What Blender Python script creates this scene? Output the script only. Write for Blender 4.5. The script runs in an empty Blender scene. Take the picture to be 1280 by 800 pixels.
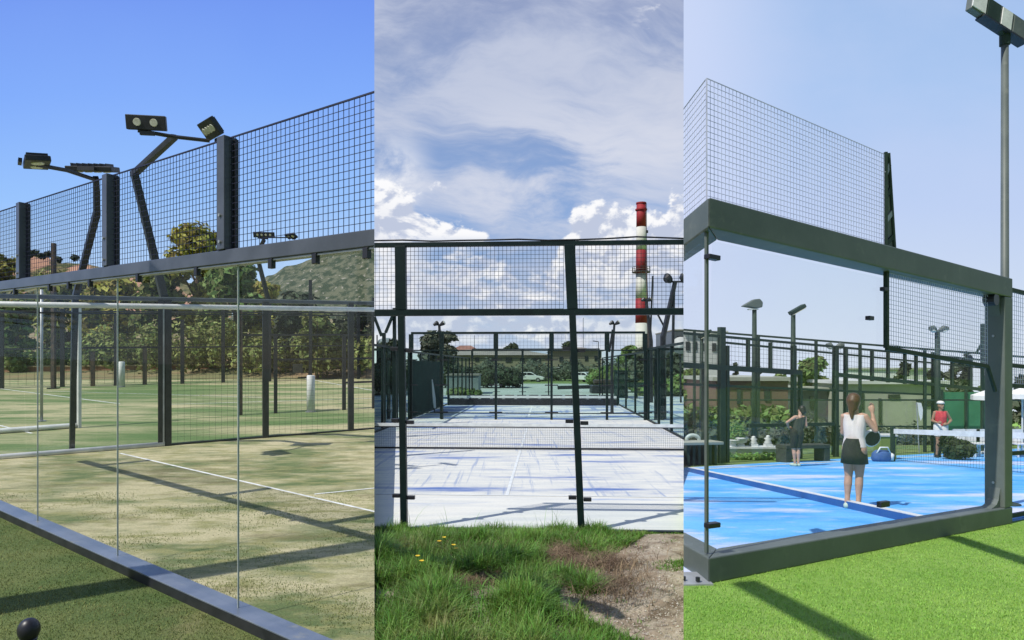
import bpy, bmesh, math, random
from mathutils import Vector, Matrix, noise
random.seed(7)
S = bpy.context.scene
COL = S.collection
V = Vector
Z = V((0, 0, 1))
# ------------------------------------------------------------------ camera model (1280x800 picture coordinates)
FP, CX, HY, CAMZ = 797.0, 640.0, 458.0, 2.27
EYE = V((0, 0, CAMZ))
KL, KR = (468 - CX) / FP, (854.5 - CX) / FP          # the two vertical planes where one place ends and the next begins


def ray(px, py): return V(((px - CX) / FP, 1, (HY - py) / FP))
def at(px, py, y): return EYE + ray(px, py) * y
def hgt(g, py): return (HY - py) / FP * g.y + CAMZ - g.z


def onpx(b, u, px):
    k = (px - CX) / FP
    t = (k * b.y - b.x) / (u.x - k * u.y)
    return b + u * t


class Frame:
    def __init__(s, p0, d1, d2):
        s.P0 = p0
        s.u1 = d1 / math.hypot(d1.x, d1.y)
        s.u2 = d2 / math.hypot(d2.x, d2.y)
        s.n = s.u1.cross(s.u2).normalized()
        if s.n.z < 0: s.n = -s.n
    def pt(s, a, b, h=0): return s.P0 + s.u1 * a + s.u2 * b + Z * h
    def g(s, px, py):
        r = ray(px, py)
        return EYE + r * (s.n.dot(s.P0 - EYE) / s.n.dot(r))
    def z(s, x, y): return s.P0.z - (s.n.x * (x - s.P0.x) + s.n.y * (y - s.P0.y)) / s.n.z
    def on(s, px, y, h=0):
        x = (px - CX) / FP * y
        return V((x, y, s.z(x, y) + h))
    def ab(s, p):
        d = p - s.P0
        det = s.u1.x * s.u2.y - s.u1.y * s.u2.x
        return ((d.x * s.u2.y - d.y * s.u2.x) / det, (s.u1.x * d.y - s.u1.y * d.x) / det)


FL = Frame(at(0, 647, 8.2), ray(-488, 420), ray(2200, 409))
TH = math.atan((682 - CX) / FP)
FC = Frame(V((at(612, 665, 8.76).x, 8.76, 0)), V((math.cos(TH), -math.sin(TH), 0)), V((math.sin(TH), math.cos(TH), 0)))
FR = Frame(at(886, 730, 5.02), ray(1920, 524), ray(566, 520))
PLANES = {'L': [(1, -KL)], 'R': [(-1, KR)], 'C': [(-1, KL), (1, -KR)]}   # keep n.x*x + n.y*y < 0


# ------------------------------------------------------------------ materials
def lin(c): return tuple((x / 12.92 if x <= .04045 else ((x + .055) / 1.055) ** 2.4) for x in [v / 255 for v in c])


def mat(name, c1, c2=None, scale=4.0, rough=.6, metal=0.0, bump=0.0, detail=6, lo=.35, hi=.65, stretch=(1, 1, 1), c3=None, s3=1.0,
        lo3=.5, hi3=.65, bscale=None, island=0.0, trans=0.0, spec=.5, rot=0.0,
        c4=None, s4=1.0, lo4=.5, hi4=.65, st4=(1, 1, 1), rot4=0.0, amt4=1.0, grain=0.0, gs=60.0):
    m = bpy.data.materials.new(name)
    m.use_nodes = True
    nt = m.node_tree
    nt.nodes.clear()
    N = nt.nodes.new
    L = nt.links.new
    out = N('ShaderNodeOutputMaterial')
    b = N('ShaderNodeBsdfPrincipled')
    b.inputs['Roughness'].default_value = rough
    b.inputs['Metallic'].default_value = metal
    b.inputs['Specular IOR Level'].default_value = spec
    tc = N('ShaderNodeTexCoord')
    geo = N('ShaderNodeNewGeometry')
    mp = N('ShaderNodeMapping')
    mp.inputs['Scale'].default_value = stretch
    mp.inputs['Rotation'].default_value = (0, 0, rot)
    L(geo.outputs['Position'], mp.inputs['Vector'])
    c2 = c2 or tuple(x * .8 for x in c1)

    def mix(fac, a, bb, typ='MIX'):
        x = N('ShaderNodeMix')
        x.data_type = 'RGBA'
        x.blend_type = typ
        for s, val in ((x.inputs[0], fac), (x.inputs[6], a), (x.inputs[7], bb)):
            if hasattr(val, 'is_linked'): L(val, s)
            elif isinstance(val, (int, float)): s.default_value = val
            else: s.default_value = (*val, 1)
        return x.outputs[2]

    def nz(sc, lo, hi, det=detail, r=.6, off=0):
        t = N('ShaderNodeTexNoise')
        t.inputs['Scale'].default_value = sc
        t.inputs['Detail'].default_value = det
        t.inputs['Roughness'].default_value = r
        L(mp.outputs[0], t.inputs['Vector'])
        mr = N('ShaderNodeMapRange')
        mr.interpolation_type = 'SMOOTHSTEP'
        mr.inputs[1].default_value = lo
        mr.inputs[2].default_value = hi
        L(t.outputs[0], mr.inputs[0])
        return mr.outputs[0], t.outputs[0]
    f, raw = nz(scale, lo, hi)
    col = mix(f, c1, c2)
    if c3:
        f3, _ = nz(s3, lo3, hi3)
        col = mix(f3, col, c3)
    if c4:
        m4 = N('ShaderNodeMapping')
        m4.inputs['Scale'].default_value = st4
        m4.inputs['Rotation'].default_value = (0, 0, rot4)
        L(geo.outputs['Position'], m4.inputs['Vector'])
        t4 = N('ShaderNodeTexNoise')
        t4.inputs['Scale'].default_value = s4
        t4.inputs['Detail'].default_value = 8
        t4.inputs['Roughness'].default_value = .65
        L(m4.outputs[0], t4.inputs['Vector'])
        r4 = N('ShaderNodeMapRange')
        r4.interpolation_type = 'SMOOTHSTEP'
        for q_, v_ in zip(r4.inputs, (0, lo4, hi4, 0, amt4)): q_.default_value = v_
        L(t4.outputs[0], r4.inputs[0])
        col = mix(r4.outputs[0], col, c4)
    if grain:
        tg = N('ShaderNodeTexNoise')
        tg.inputs['Scale'].default_value = gs
        tg.inputs['Detail'].default_value = 5
        tg.inputs['Roughness'].default_value = .75
        L(geo.outputs['Position'], tg.inputs['Vector'])
        rg = N('ShaderNodeMapRange')
        for q_, v_ in zip(rg.inputs, (0, .3, .7, 1 - grain, 1 + grain)): q_.default_value = v_
        L(tg.outputs[0], rg.inputs[0])
        hg = N('ShaderNodeHueSaturation')
        L(rg.outputs[0], hg.inputs['Value'])
        L(col, hg.inputs['Color'])
        col = hg.outputs[0]
    if island:
        hsv = N('ShaderNodeHueSaturation')
        mr = N('ShaderNodeMapRange')
        mr.inputs[3].default_value = 1 - island
        mr.inputs[4].default_value = 1 + island
        L(geo.outputs['Random Per Island'], mr.inputs[0])
        L(mr.outputs[0], hsv.inputs['Value'])
        mr2 = N('ShaderNodeMapRange')
        mr2.inputs[3].default_value = .5 - island * .07
        mr2.inputs[4].default_value = .5 + island * .05
        L(geo.outputs['Random Per Island'], mr2.inputs[0])
        L(mr2.outputs[0], hsv.inputs['Hue'])
        L(col, hsv.inputs['Color'])
        col = hsv.outputs[0]
    L(col, b.inputs['Base Color'])
    if bump:
        t = N('ShaderNodeTexNoise')
        t.inputs['Scale'].default_value = bscale or scale * 4
        t.inputs['Detail'].default_value = 8
        L(mp.outputs[0], t.inputs['Vector'])
        bp = N('ShaderNodeBump')
        bp.inputs['Strength'].default_value = bump
        bp.inputs['Distance'].default_value = .02
        L(t.outputs[0], bp.inputs['Height'])
        L(bp.outputs[0], b.inputs['Normal'])
    sh = b.outputs[0]
    if trans:
        tl = N('ShaderNodeBsdfTranslucent')
        L(col, tl.inputs['Color'])
        ms = N('ShaderNodeMixShader')
        ms.inputs[0].default_value = trans
        L(sh, ms.inputs[1])
        L(tl.outputs[0], ms.inputs[2])
        sh = ms.outputs[0]
    L(sh, out.inputs[0])
    return m


def glass(name, tint, dirt, dirtcol=(.8, .85, .85), gloss=.7):
    m = bpy.data.materials.new(name)
    m.use_nodes = True
    nt = m.node_tree
    nt.nodes.clear()
    N = nt.nodes.new
    L = nt.links.new
    out = N('ShaderNodeOutputMaterial')
    tr = N('ShaderNodeBsdfTransparent')
    tr.inputs[0].default_value = (*tint, 1)
    gl = N('ShaderNodeBsdfGlossy')
    gl.inputs['Roughness'].default_value = .02
    di = N('ShaderNodeBsdfDiffuse')
    di.inputs[0].default_value = (*dirtcol, 1)
    fr = N('ShaderNodeFresnel')
    fr.inputs[0].default_value = 1.4
    mu = N('ShaderNodeMath')
    mu.operation = 'MULTIPLY'
    mu.inputs[1].default_value = gloss
    L(fr.outputs[0], mu.inputs[0])
    m1 = N('ShaderNodeMixShader')
    L(mu.outputs[0], m1.inputs[0])
    L(tr.outputs[0], m1.inputs[1])
    L(gl.outputs[0], m1.inputs[2])
    geo = N('ShaderNodeNewGeometry')
    ns = N('ShaderNodeTexNoise')
    ns.inputs['Scale'].default_value = .9
    ns.inputs['Detail'].default_value = 7
    L(geo.outputs['Position'], ns.inputs['Vector'])
    mr = N('ShaderNodeMapRange')
    mr.inputs[1].default_value = .35
    mr.inputs[2].default_value = .75
    mr.inputs[3].default_value = dirt * .4
    mr.inputs[4].default_value = dirt * 1.6
    L(ns.outputs[0], mr.inputs[0])
    m2 = N('ShaderNodeMixShader')
    L(mr.outputs[0], m2.inputs[0])
    L(m1.outputs[0], m2.inputs[1])
    L(di.outputs[0], m2.inputs[2])
    L(m2.outputs[0], out.inputs[0])
    return m


M = {}
M['steel_grey'] = mat('painted_steel_grey', (.06, .068, .085), (.085, .095, .12), 3, .32, spec=.7)
M['steel_base'] = mat('painted_steel_blue_grey', (.12, .145, .19), (.17, .195, .24), 3, .3, spec=.7, c3=(.25,.25,.22), s3=5, lo3=.58, hi3=.75, grain=.08, gs=150)  # blue-grey carries the sky reflected on the beam top
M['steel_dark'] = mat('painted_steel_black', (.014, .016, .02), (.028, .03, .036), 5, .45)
M['steel_green'] = mat('painted_steel_green', (.003, .011, .012), (.006, .018, .018), 5, .45, spec=.3)
M['steel_olive'] = mat('painted_steel_olive_grey', (.095, .116, .108), (.12, .142, .132), 2, .5, bump=.06, c3=(.15,.17,.15), s3=6, lo3=.56, hi3=.75, grain=.1, gs=150)
M['steel_fence'] = mat('painted_steel_fence_green', (.02, .038, .03), (.03, .052, .04), 4, .6, spec=.25)
M['rust'] = mat('weathered_post_steel', (.03, .03, .03), (.09, .06, .045), 6, .6)
M['wire_dark'] = mat('wire_dark', (.006, .01, .03), (.012, .016, .04), 5, .6, spec=.2)
M['wire_green'] = mat('wire_green', (.006, .018, .022), (.012, .028, .03), 5, .6, spec=.2)
M['wire_pale'] = mat('wire_galvanised', (.48, .51, .68), (.6, .62, .8), 5, .4)
M['white'] = mat('white_paint', (.75, .76, .76), (.62, .63, .64), 5, .55)
M['white_line'] = mat('court_line_white', (.78, .79, .76), (.55, .56, .5), 6, .8)
M['pale_metal'] = mat('galvanised_metal', (.42, .44, .46), (.3, .32, .34), 4, .4, metal=.3)
M['lens'] = mat('lamp_lens', (.75, .74, .62), (.6, .58, .45), 9, .2)
M['led'] = mat('led_plate_white', (.85, .86, .85), (.7, .72, .7), 9, .3)  # white for lamp lenses and for glints painted on the big floodlight
M['black'] = mat('black_rubber', (.012, .012, .018), (.02, .02, .028), 5, .4)
M['glass_l'] = glass('pane_glass_left', (.985, .99, .988), .004, gloss=.04)
M['glass_w'] = glass('pane_glass_far', (.955, .975, .965), .006, gloss=.05)
M['glass_c'] = glass('pane_glass_green', (.975, .992, .988), .002, gloss=.04)
M['glass_c2'] = glass('pane_glass_teal', (.9, .955, .935), .004, (.6, .7, .68), .05)
M['glass_r'] = glass('pane_glass_right', (.985, .995, .995), .008, (.85, .9, .92), .05)
M['screen'] = mat('green_windscreen_fabric', (.004, .024, .018), (.008, .036, .028), 2, .85, spec=.2)
M['turf_out'] = mat('turf_green_worn', (.075, .125, .026), (.13, .165, .045), 1.3, .95, bump=.9, bscale=110, c3=(.23, .21, .09), s3=.5, lo3=.55, hi3=.72, c4=(.25,.11,.04), s4=6, lo4=.66, hi4=.72, amt4=.7, grain=.5, gs=90)
M['turf_court'] = mat('turf_sandy_worn', (.12, .165, .055), (.52, .465, .275), 1.0, .95, bump=.7, bscale=80, stretch=(.55, 1.5, 1), c3=(.3, .29, .12), s3=4.2, lo3=.45, hi3=.66, lo=.36, hi=.56, rot=-.35, detail=12, c4=(.17,.15,.06), s4=1.3, lo4=.52, hi4=.68, st4=(.5,1.7,1), rot4=.2, amt4=.65, grain=.3, gs=45)
M['turf_far'] = mat('turf_green_far', (.1, .17, .045), (.42, .38, .21), .4, .95, stretch=(.35, 1.6, 1), bump=.4, bscale=30, lo=.4, hi=.58, rot=.1, c3=(.14, .2, .065), s3=1.6, grain=.25, gs=20)
M['turf_r'] = mat('turf_bright_green', (.23, .43, .062), (.3, .5, .09), 1.3, .95, bump=1.0, bscale=130, c3=(.18, .36, .05), s3=9, lo3=.45, hi3=.75, c4=(.36,.45,.13), s4=.8, lo4=.55, hi4=.75, amt4=.6, grain=.35, gs=120, detail=10)
M['lawn'] = mat('lawn_green', (.1, .17, .035), (.2, .25, .07), .8, .95)
M['blue'] = mat('blue_court_sand', (.05, .33, .77), (.15, .48, .86), .9, .85, stretch=(.5, 1.2, 1), c3=(.64, .66, .8), s3=.5, lo3=.5, hi3=.66, bump=.3, bscale=60, rot=-.3, detail=12, c4=(.55, .6, .8), s4=3.0, lo4=.54, hi4=.72, st4=(.6, 1.5, 1), rot4=-.2, amt4=.6, grain=.16, gs=40)
M['blue_edge'] = mat('blue_kerb_paint', (.012, .085, .3), (.02, .11, .34), 3, .8)  # dark blue of a shadow band, painted on the kerb side
M['white_c'] = mat('sanded_blue_court', (.7, .67, .615), (.54, .545, .55), 2.4, .9, stretch=(.35, 1.9, 1), c3=(.1, .17, .42), s3=.7, lo3=.53, hi3=.68, bump=.2, bscale=30, detail=15, c4=(.2,.27,.46), s4=3.2, lo4=.54, hi4=.68, st4=(3.0,.1,1), rot4=.05, amt4=.65, grain=.1, gs=40)
M['white_c2'] = mat('sanded_blue_court_far', (.7, .69, .64), (.5, .53, .55), .9, .9, stretch=(.3, 1.6, 1), c3=(.08, .15, .38), s3=.55, lo3=.47, hi3=.6, detail=14, c4=(.13,.2,.42), s4=1.2, lo4=.52, hi4=.66, st4=(2.2,.25,1), amt4=.8)
M['strip_c'] = mat('sanded_court_end', (.72, .69, .635), (.62, .61, .59), 1.8, .9, stretch=(.3, 2.5, 1), c3=(.3, .37, .54), s3=.8, lo3=.58, hi3=.74, detail=15, grain=.1, gs=40)
M['dirt'] = mat('bare_soil', (.27, .21, .15), (.41, .35, .27), 5, .95, bump=1.0, bscale=35, c3=(.13, .095, .06), s3=2.2, lo3=.52, hi3=.66, c4=(.55,.5,.43), s4=14, lo4=.6, hi4=.68, amt4=.8, grain=.4, gs=70)
M['soil_grass'] = mat('soil_under_grass', (.04, .06, .018), (.09, .085, .03), 5, .95, bump=1, bscale=30)
M['stone'] = mat('pale_gravel', (.42, .38, .33), (.3, .26, .21), 9, .9, island=.35)
M['gravel_yard'] = mat('pale_yard_gravel', (.42, .46, .42), (.33, .37, .33), .25, .95)
M['earth'] = mat('far_ground', (.16, .17, .08), (.22, .2, .12), .1, .95)
M['blade'] = mat('grass_blade', (.105, .23, .025), (.2, .35, .06), 2.0, .5, island=.55, trans=.35, c3=(.32, .32, .11), s3=1.3, lo3=.56, hi3=.72)
M['straw'] = mat('dry_grass', (.15, .1, .06), (.28, .2, .12), 6, .8, island=.3)
M['leaf_pine'] = mat('pine_needles', (.16, .21, .055), (.29, .31, .1), .5, .8, island=.6, trans=.25, lo=.3, hi=.7)
M['leaf_yellow'] = mat('yellowish_pine_needles', (.31, .31, .06), (.44, .41, .1), .6, .8, island=.6, trans=.3)
M['leaf_dark'] = mat('dark_foliage', (.028, .05, .024), (.065, .085, .038), .5, .8, island=.55, trans=.2)
M['leaf_green'] = mat('mid_green_foliage', (.12, .2, .05), (.21, .27, .085), .6, .8, island=.6, trans=.25)
M['leaf_grey'] = mat('grey_green_foliage', (.085, .11, .075), (.15, .165, .11), .6, .8, island=.5, trans=.25)
M['leaf_bright'] = mat('bright_green_foliage', (.12, .24, .04), (.2, .32, .07), 1, .7, island=.4, trans=.3)
M['bark'] = mat('bark', (.09, .06, .045), (.16, .11, .08), 8, .9, bump=.5)
M['hill'] = mat('rocky_scrub_hill', (.03, .05, .024), (.11, .12, .075), .35, .95, detail=14, lo=.43, hi=.57, c3=(.3, .28, .24), s3=.55, lo3=.6, hi3=.66)
M['hill_red'] = mat('reddish_scrub_hill', (.05, .065, .02), (.17, .15, .06), .3, .95, detail=14, lo=.42, hi=.58, c3=(.45, .25, .17), s3=.05, lo3=.47, hi3=.53)
M['bank'] = mat('dry_earth_bank', (.3, .2, .11), (.16, .17, .07), .25, .95, detail=10)
M['brick'] = mat('terracotta_wall', (.26, .12, .07), (.36, .2, .12), 1.2, .9)
M['tan'] = mat('tan_track', (.42, .33, .2), (.3, .26, .14), .4, .95)
M['chim_red'] = mat('chimney_red', (.3, .014, .022), (.22, .012, .018), .25, .7)
M['chim_white'] = mat('chimney_white', (.62, .62, .58), (.5, .5, .46), .2, .8)
M['beige'] = mat('beige_render', (.32, .28, .2), (.24, .21, .15), .3, .9)
M['roof_grey'] = mat('grey_roof', (.2, .19, .17), (.28, .26, .22), .3, .9)
M['roof_red'] = mat('brown_red_roof', (.2, .1, .07), (.26, .14, .1), .5, .9)
M['shed'] = mat('blue_grey_sheet', (.16, .21, .22), (.22, .27, .28), .7, .7)
M['kiosk'] = mat('kiosk_white', (.4, .43, .42), (.3, .33, .33), .7, .7)
M['dark_win'] = mat('dark_window', (.02, .025, .03), (.035, .04, .05), 2, .15)
M['car_white'] = mat('car_paint_white', (.72, .73, .74), (.68, .69, .7), 1, .25)
M['car_silver'] = mat('car_paint_silver', (.4, .42, .44), (.36, .38, .4), 1, .25, metal=.4)
M['tyre'] = mat('tyre', (.015, .015, .015), (.022, .022, .022), 5, .8)
M['bwhite'] = mat('off_white_render', (.6, .62, .6), (.5, .52, .5), .4, .9)
M['bred'] = mat('dull_red_brick', (.2, .115, .095), (.15, .1, .08), .6, .9)
M['bgrey'] = mat('greenish_grey_render', (.3, .32, .26), (.38, .4, .33), .5, .9)
M['green_screen'] = mat('bright_green_screen', (.03, .16, .07), (.05, .22, .1), .8, .8)
M['cloth_white'] = mat('white_fabric', (.78, .78, .76), (.7, .7, .68), 3, .8)
M['skin'] = mat('skin', (.5, .31, .23), (.42, .25, .18), 6, .55)
M['skin_tan'] = mat('skin_tanned', (.38, .23, .15), (.32, .18, .12), 6, .55)
M['hair_brown'] = mat('brown_hair', (.06, .028, .014), (.12, .055, .026), 25, .5, stretch=(4, 4, .5))
M['hair_black'] = mat('black_hair', (.012, .012, .012), (.03, .028, .025), 20, .5)
M['top_white'] = mat('white_sport_top', (.72, .66, .64), (.62, .55, .53), 5, .8)
M['top_red'] = mat('red_sport_top', (.62, .06, .09), (.5, .04, .06), 5, .8)
M['cloth_dark'] = mat('dark_fabric', (.012, .015, .015), (.022, .026, .026), 6, .8)
M['cloth_grey'] = mat('charcoal_fabric', (.03, .038, .032), (.05, .058, .05), 6, .8)
M['shoe'] = mat('pale_shoe', (.5, .62, .52), (.4, .5, .42), 6, .7)
M['bag_blue'] = mat('blue_bag', (.03, .09, .25), (.06, .13, .32), 4, .7)
M['pile_r'] = mat('bright_turf_fibre', (.24, .45, .065), (.32, .53, .095), 1.2, .7, island=.2, trans=.2)
M['pile_l'] = mat('worn_turf_fibre', (.12, .185, .045), (.25, .27, .09), 1.2, .8, island=.35, trans=.2)
M['joint'] = mat('silicone_joint', (.4, .44, .42), (.5, .53, .5), 9, .4)
M['petal'] = mat('yellow_petal', (.8, .6, .03), (.7, .45, .02), 9, .6)
M['dish'] = mat('pale_dish', (.5, .52, .52), (.42, .44, .44), 2, .6)

# ------------------------------------------------------------------ builders
W = {}


def tag(o, label, cat, group=None, kind=None):
    if label: o['label'] = label
    if cat: o['category'] = cat
    if group: o['group'] = group
    if kind: o['kind'] = kind
    return o


def thing(name, label, cat, loc, group=None):
    o = bpy.data.objects.new(name, None)
    o.empty_display_size = .3
    COL.objects.link(o)
    o.location = loc
    W[o.name] = V(loc)
    return tag(o, label, cat, group)


def clip_bm(bm, sec):
    for nx, ny in PLANES[sec]:
        n = V((nx, ny, 0))
        geom = bm.verts[:] + bm.edges[:] + bm.faces[:]
        r = bmesh.ops.bisect_plane(bm, geom=geom, plane_co=V((0, 0, 0)), plane_no=n, clear_outer=True, dist=1e-6)
        ed = [e for e in r['geom_cut'] if isinstance(e, bmesh.types.BMEdge) and e.is_valid and e.is_boundary]
        if ed:
            try: bmesh.ops.holes_fill(bm, edges=ed)
            except Exception: pass


class MB:
    def __init__(s):
        s.v, s.f = [], []
    def _add(s, vs, fs):
        o = len(s.v)
        s.v += [tuple(p) for p in vs]
        s.f += [tuple(i + o for i in f) for f in fs]
        return s
    def bar(s, p, q, w, h, side=None):
        p, q = V(p), V(q)
        d = (q - p).normalized()
        if side is None:
            side = d.cross(Z) if abs(d.z) < .9 else V((1, 0, 0))
        a = (V(side) - d * d.dot(V(side))).normalized()
        b = a.cross(d)
        a = a * w / 2
        b = b * h / 2
        vs = [c + x + y for c in (p, q) for x, y in ((-a, -b), (a, -b), (a, b), (-a, b))]
        return s._add(vs, [(0, 1, 2, 3), (7, 6, 5, 4), (0, 4, 5, 1), (1, 5, 6, 2), (2, 6, 7, 3), (3, 7, 4, 0)])
    def box(s, c, sx, sy, sz, rz=0):
        c = V(c)
        ux, uy = V((math.cos(rz), math.sin(rz), 0)), V((-math.sin(rz), math.cos(rz), 0))
        return s.bar(c - uy * sy / 2, c + uy * sy / 2, sx, sz, ux)
    def wire(s, p, q, r):
        p, q = V(p), V(q)
        d = (q - p).normalized()
        a = d.cross(V((.31, .87, .2))).normalized()
        b = a.cross(d)
        vs = []
        for c in (p, q):
            for k in range(3):
                t = k * 2.0944
                vs.append(c + (a * math.cos(t) + b * math.sin(t)) * r)
        return s._add(vs, [(0, 1, 4, 3), (1, 2, 5, 4), (2, 0, 3, 5)])
    def tube(s, pts, rad, n=10, sq=None, dome=False):
        pts = [V(p) for p in pts]
        rad = list(rad) if isinstance(rad, (list, tuple)) else [rad] * len(pts)
        if dome:
            d0 = (pts[0] - pts[1]).normalized()
            d1 = (pts[-1] - pts[-2]).normalized()
            a0 = [(pts[0] + d0 * rad[0] * k, rad[0] * math.sqrt(max(0, 1 - k * k))) for k in (.97, .7, .35)]
            a1 = [(pts[-1] + d1 * rad[-1] * k, rad[-1] * math.sqrt(max(0, 1 - k * k))) for k in (.35, .7, .97)]
            pts = [x[0] for x in a0] + pts + [x[0] for x in a1]
            rad = [x[1] for x in a0] + rad + [x[1] for x in a1]
        vs, fs = [], []
        ref = None
        for i, p in enumerate(pts):
            d = (pts[min(i + 1, len(pts) - 1)] - pts[max(i - 1, 0)]).normalized()
            if ref is None: ref = V((1, 0, 0)) if abs(d.x) < .9 else V((0, 1, 0))
            a = (ref - d * ref.dot(d)).normalized()
            ref = a
            b = a.cross(d)
            for k in range(n):
                t = 2 * math.pi * k / n
                vs.append(p + a * (math.cos(t) * rad[i]) + b * (math.sin(t) * rad[i] * (sq or 1)))
        for i in range(len(pts) - 1):
            for k in range(n):
                k2 = (k + 1) % n
                fs.append((i * n + k, i * n + k2, (i + 1) * n + k2, (i + 1) * n + k))
        fs.append(tuple(range(n))[::-1])
        fs.append(tuple((len(pts) - 1) * n + k for k in range(n)))
        return s._add(vs, fs)
    def ball(s, c, rx, ry=None, rz=None, n=12, m=8):
        ry = ry or rx
        rz = rz or rx
        c = V(c)
        vs, fs = [c + V((0, 0, -rz))], []
        for i in range(1, m):
            t = -math.pi / 2 + math.pi * i / m
            for k in range(n):
                q = 2 * math.pi * k / n
                vs.append(c + V((rx * math.cos(t) * math.cos(q), ry * math.cos(t) * math.sin(q), rz * math.sin(t))))
        vs.append(c + V((0, 0, rz)))
        for k in range(n):
            fs.append((0, 1 + (k + 1) % n, 1 + k))
            fs.append((len(vs) - 1, 1 + (m - 2) * n + k, 1 + (m - 2) * n + (k + 1) % n))
        for i in range(m - 2):
            for k in range(n):
                a = 1 + i * n
                k2 = (k + 1) % n
                fs.append((a + k, a + k2, a + n + k2, a + n + k))
        return s._add(vs, fs)
    def rings(s, rows, n=20, cap=True):
        vs, fs = [], []
        for c, rx, ry in rows:
            for k in range(n):
                t = 2 * math.pi * k / n
                vs.append(V(c) + V((rx * math.cos(t), ry * math.sin(t), 0)))
        for i in range(len(rows) - 1):
            for k in range(n):
                k2 = (k + 1) % n
                fs.append((i * n + k, i * n + k2, (i + 1) * n + k2, (i + 1) * n + k))
        if cap:
            fs.append(tuple(range(n))[::-1])
            fs.append(tuple((len(rows) - 1) * n + k for k in range(n)))
        return s._add(vs, fs)
    def prism(s, outline, o, ax, ay, dep):
        o, ax, ay, dep = V(o), V(ax), V(ay), V(dep)
        n = len(outline)
        vs = [o + ax * x + ay * y for x, y in outline] + [o + ax * x + ay * y + dep for x, y in outline]
        fs = [tuple(range(n))[::-1], tuple(range(n, 2 * n))] + [(i, (i + 1) % n, n + (i + 1) % n, n + i) for i in range(n)]
        return s._add(vs, fs)
    def poly(s, pts): return s._add(pts, [tuple(range(len(pts)))])
    def netting(s, b0, b1, l0, t0, l1, t1, cell, r, cellv=None):
        b0, b1 = V(b0), V(b1)
        n = max(1, int(round((b1 - b0).length / cell)))
        m = max(1, int(round(((t0 - l0) + (t1 - l1)) / 2 / (cellv or cell))))
        for i in range(n + 1):
            k = i / n
            b = b0.lerp(b1, k)
            s.wire(b + Z * (l0 + (l1 - l0) * k), b + Z * (t0 + (t1 - t0) * k), r)
        for j in range(m + 1):
            k = j / m
            s.wire(b0 + Z * (l0 + (t0 - l0) * k), b1 + Z * (l1 + (t1 - l1) * k), r)
        return s
    def build(s, name, m, parent=None, clip=None, smooth=False, bevel=0, origin=None):
        bm = bmesh.new()
        vv = [bm.verts.new(p) for p in s.v]
        for f in s.f:
            try: bm.faces.new([vv[i] for i in f])
            except ValueError: pass
        if clip: clip_bm(bm, clip)
        if not bm.faces:
            bm.free()
            return None
        bmesh.ops.recalc_face_normals(bm, faces=bm.faces[:])
        o3 = W[parent.name] if parent else (V(origin) if origin is not None else V((0, 0, 0)))
        bmesh.ops.translate(bm, verts=bm.verts[:], vec=-o3)
        me = bpy.data.meshes.new(name)
        bm.to_mesh(me)
        bm.free()
        me.materials.append(m)
        if smooth:
            for p in me.polygons: p.use_smooth = True
        o = bpy.data.objects.new(name, me)
        COL.objects.link(o)
        if parent: o.parent = parent
        else: o.location = o3
        W[o.name] = o3
        if bevel:
            b = o.modifiers.new('bevel', 'BEVEL')
            b.width = bevel
            b.segments = 2
            b.limit_method = 'ANGLE'
        return o


def children(o): return [c for c in bpy.data.objects if c.parent == o]
def copy_tree(o, loc, rz, label=None, sc=None):
    r = o.copy()
    COL.objects.link(r)
    r.location = loc
    r.rotation_euler = (0, 0, rz)
    if sc: r.scale = (sc, sc, sc)
    if label: r['label'] = label
    for c in children(o):
        k = c.copy()
        COL.objects.link(k)
        k.parent = r
        for g in children(c):
            q = g.copy()
            COL.objects.link(q)
            q.parent = k
    return r


def perp(u, toward):
    n = V((-u.y, u.x, 0)).normalized()
    return n if n.dot(V((toward.x, toward.y, 0))) > 0 else -n


def structure(name, pts, m, clip=None, dz=0.0):
    o = MB().poly([V(p) + Z * dz for p in pts]).build(name, m, None, clip)
    if o: o['kind'] = 'structure'
    return o


# ------------------------------------------------------------------ foliage
def leaves(mb, clusters, n, size, rnd):
    wts = [c[1] * c[2] * c[3] for c in clusters]
    for _ in range(n):
        c, rx, ry, rz = rnd.choices(clusters, wts)[0]
        while True:
            d = V((rnd.gauss(0, 1), rnd.gauss(0, 1), rnd.gauss(0, 1)))
            if d.length > .1: break
        d.normalize()
        rr = .5 + .5 * rnd.random() ** .6
        rr *= .75 + .5 * noise.noise(d * 1.7 + V(c) * .7)+.12
        p = V(c) + V((d.x * rx * rr, d.y * ry * rr, d.z * rz * rr))
        nn = d * .9 + V((rnd.gauss(0, .45), rnd.gauss(0, .45), .35 + rnd.gauss(0, .45)))
        a = nn.cross(V((rnd.uniform(-1, 1), rnd.uniform(-1, 1), rnd.uniform(-1, 1))))
        if a.length < .1: continue
        a.normalize()
        b = nn.cross(a).normalized()
        s = size * rnd.uniform(.5, 1.3)
        mb._add([p - a * s, p - b * s * .45, p + a * s * .9, p + b * s * .5], [(0, 1, 2, 3)])


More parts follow.
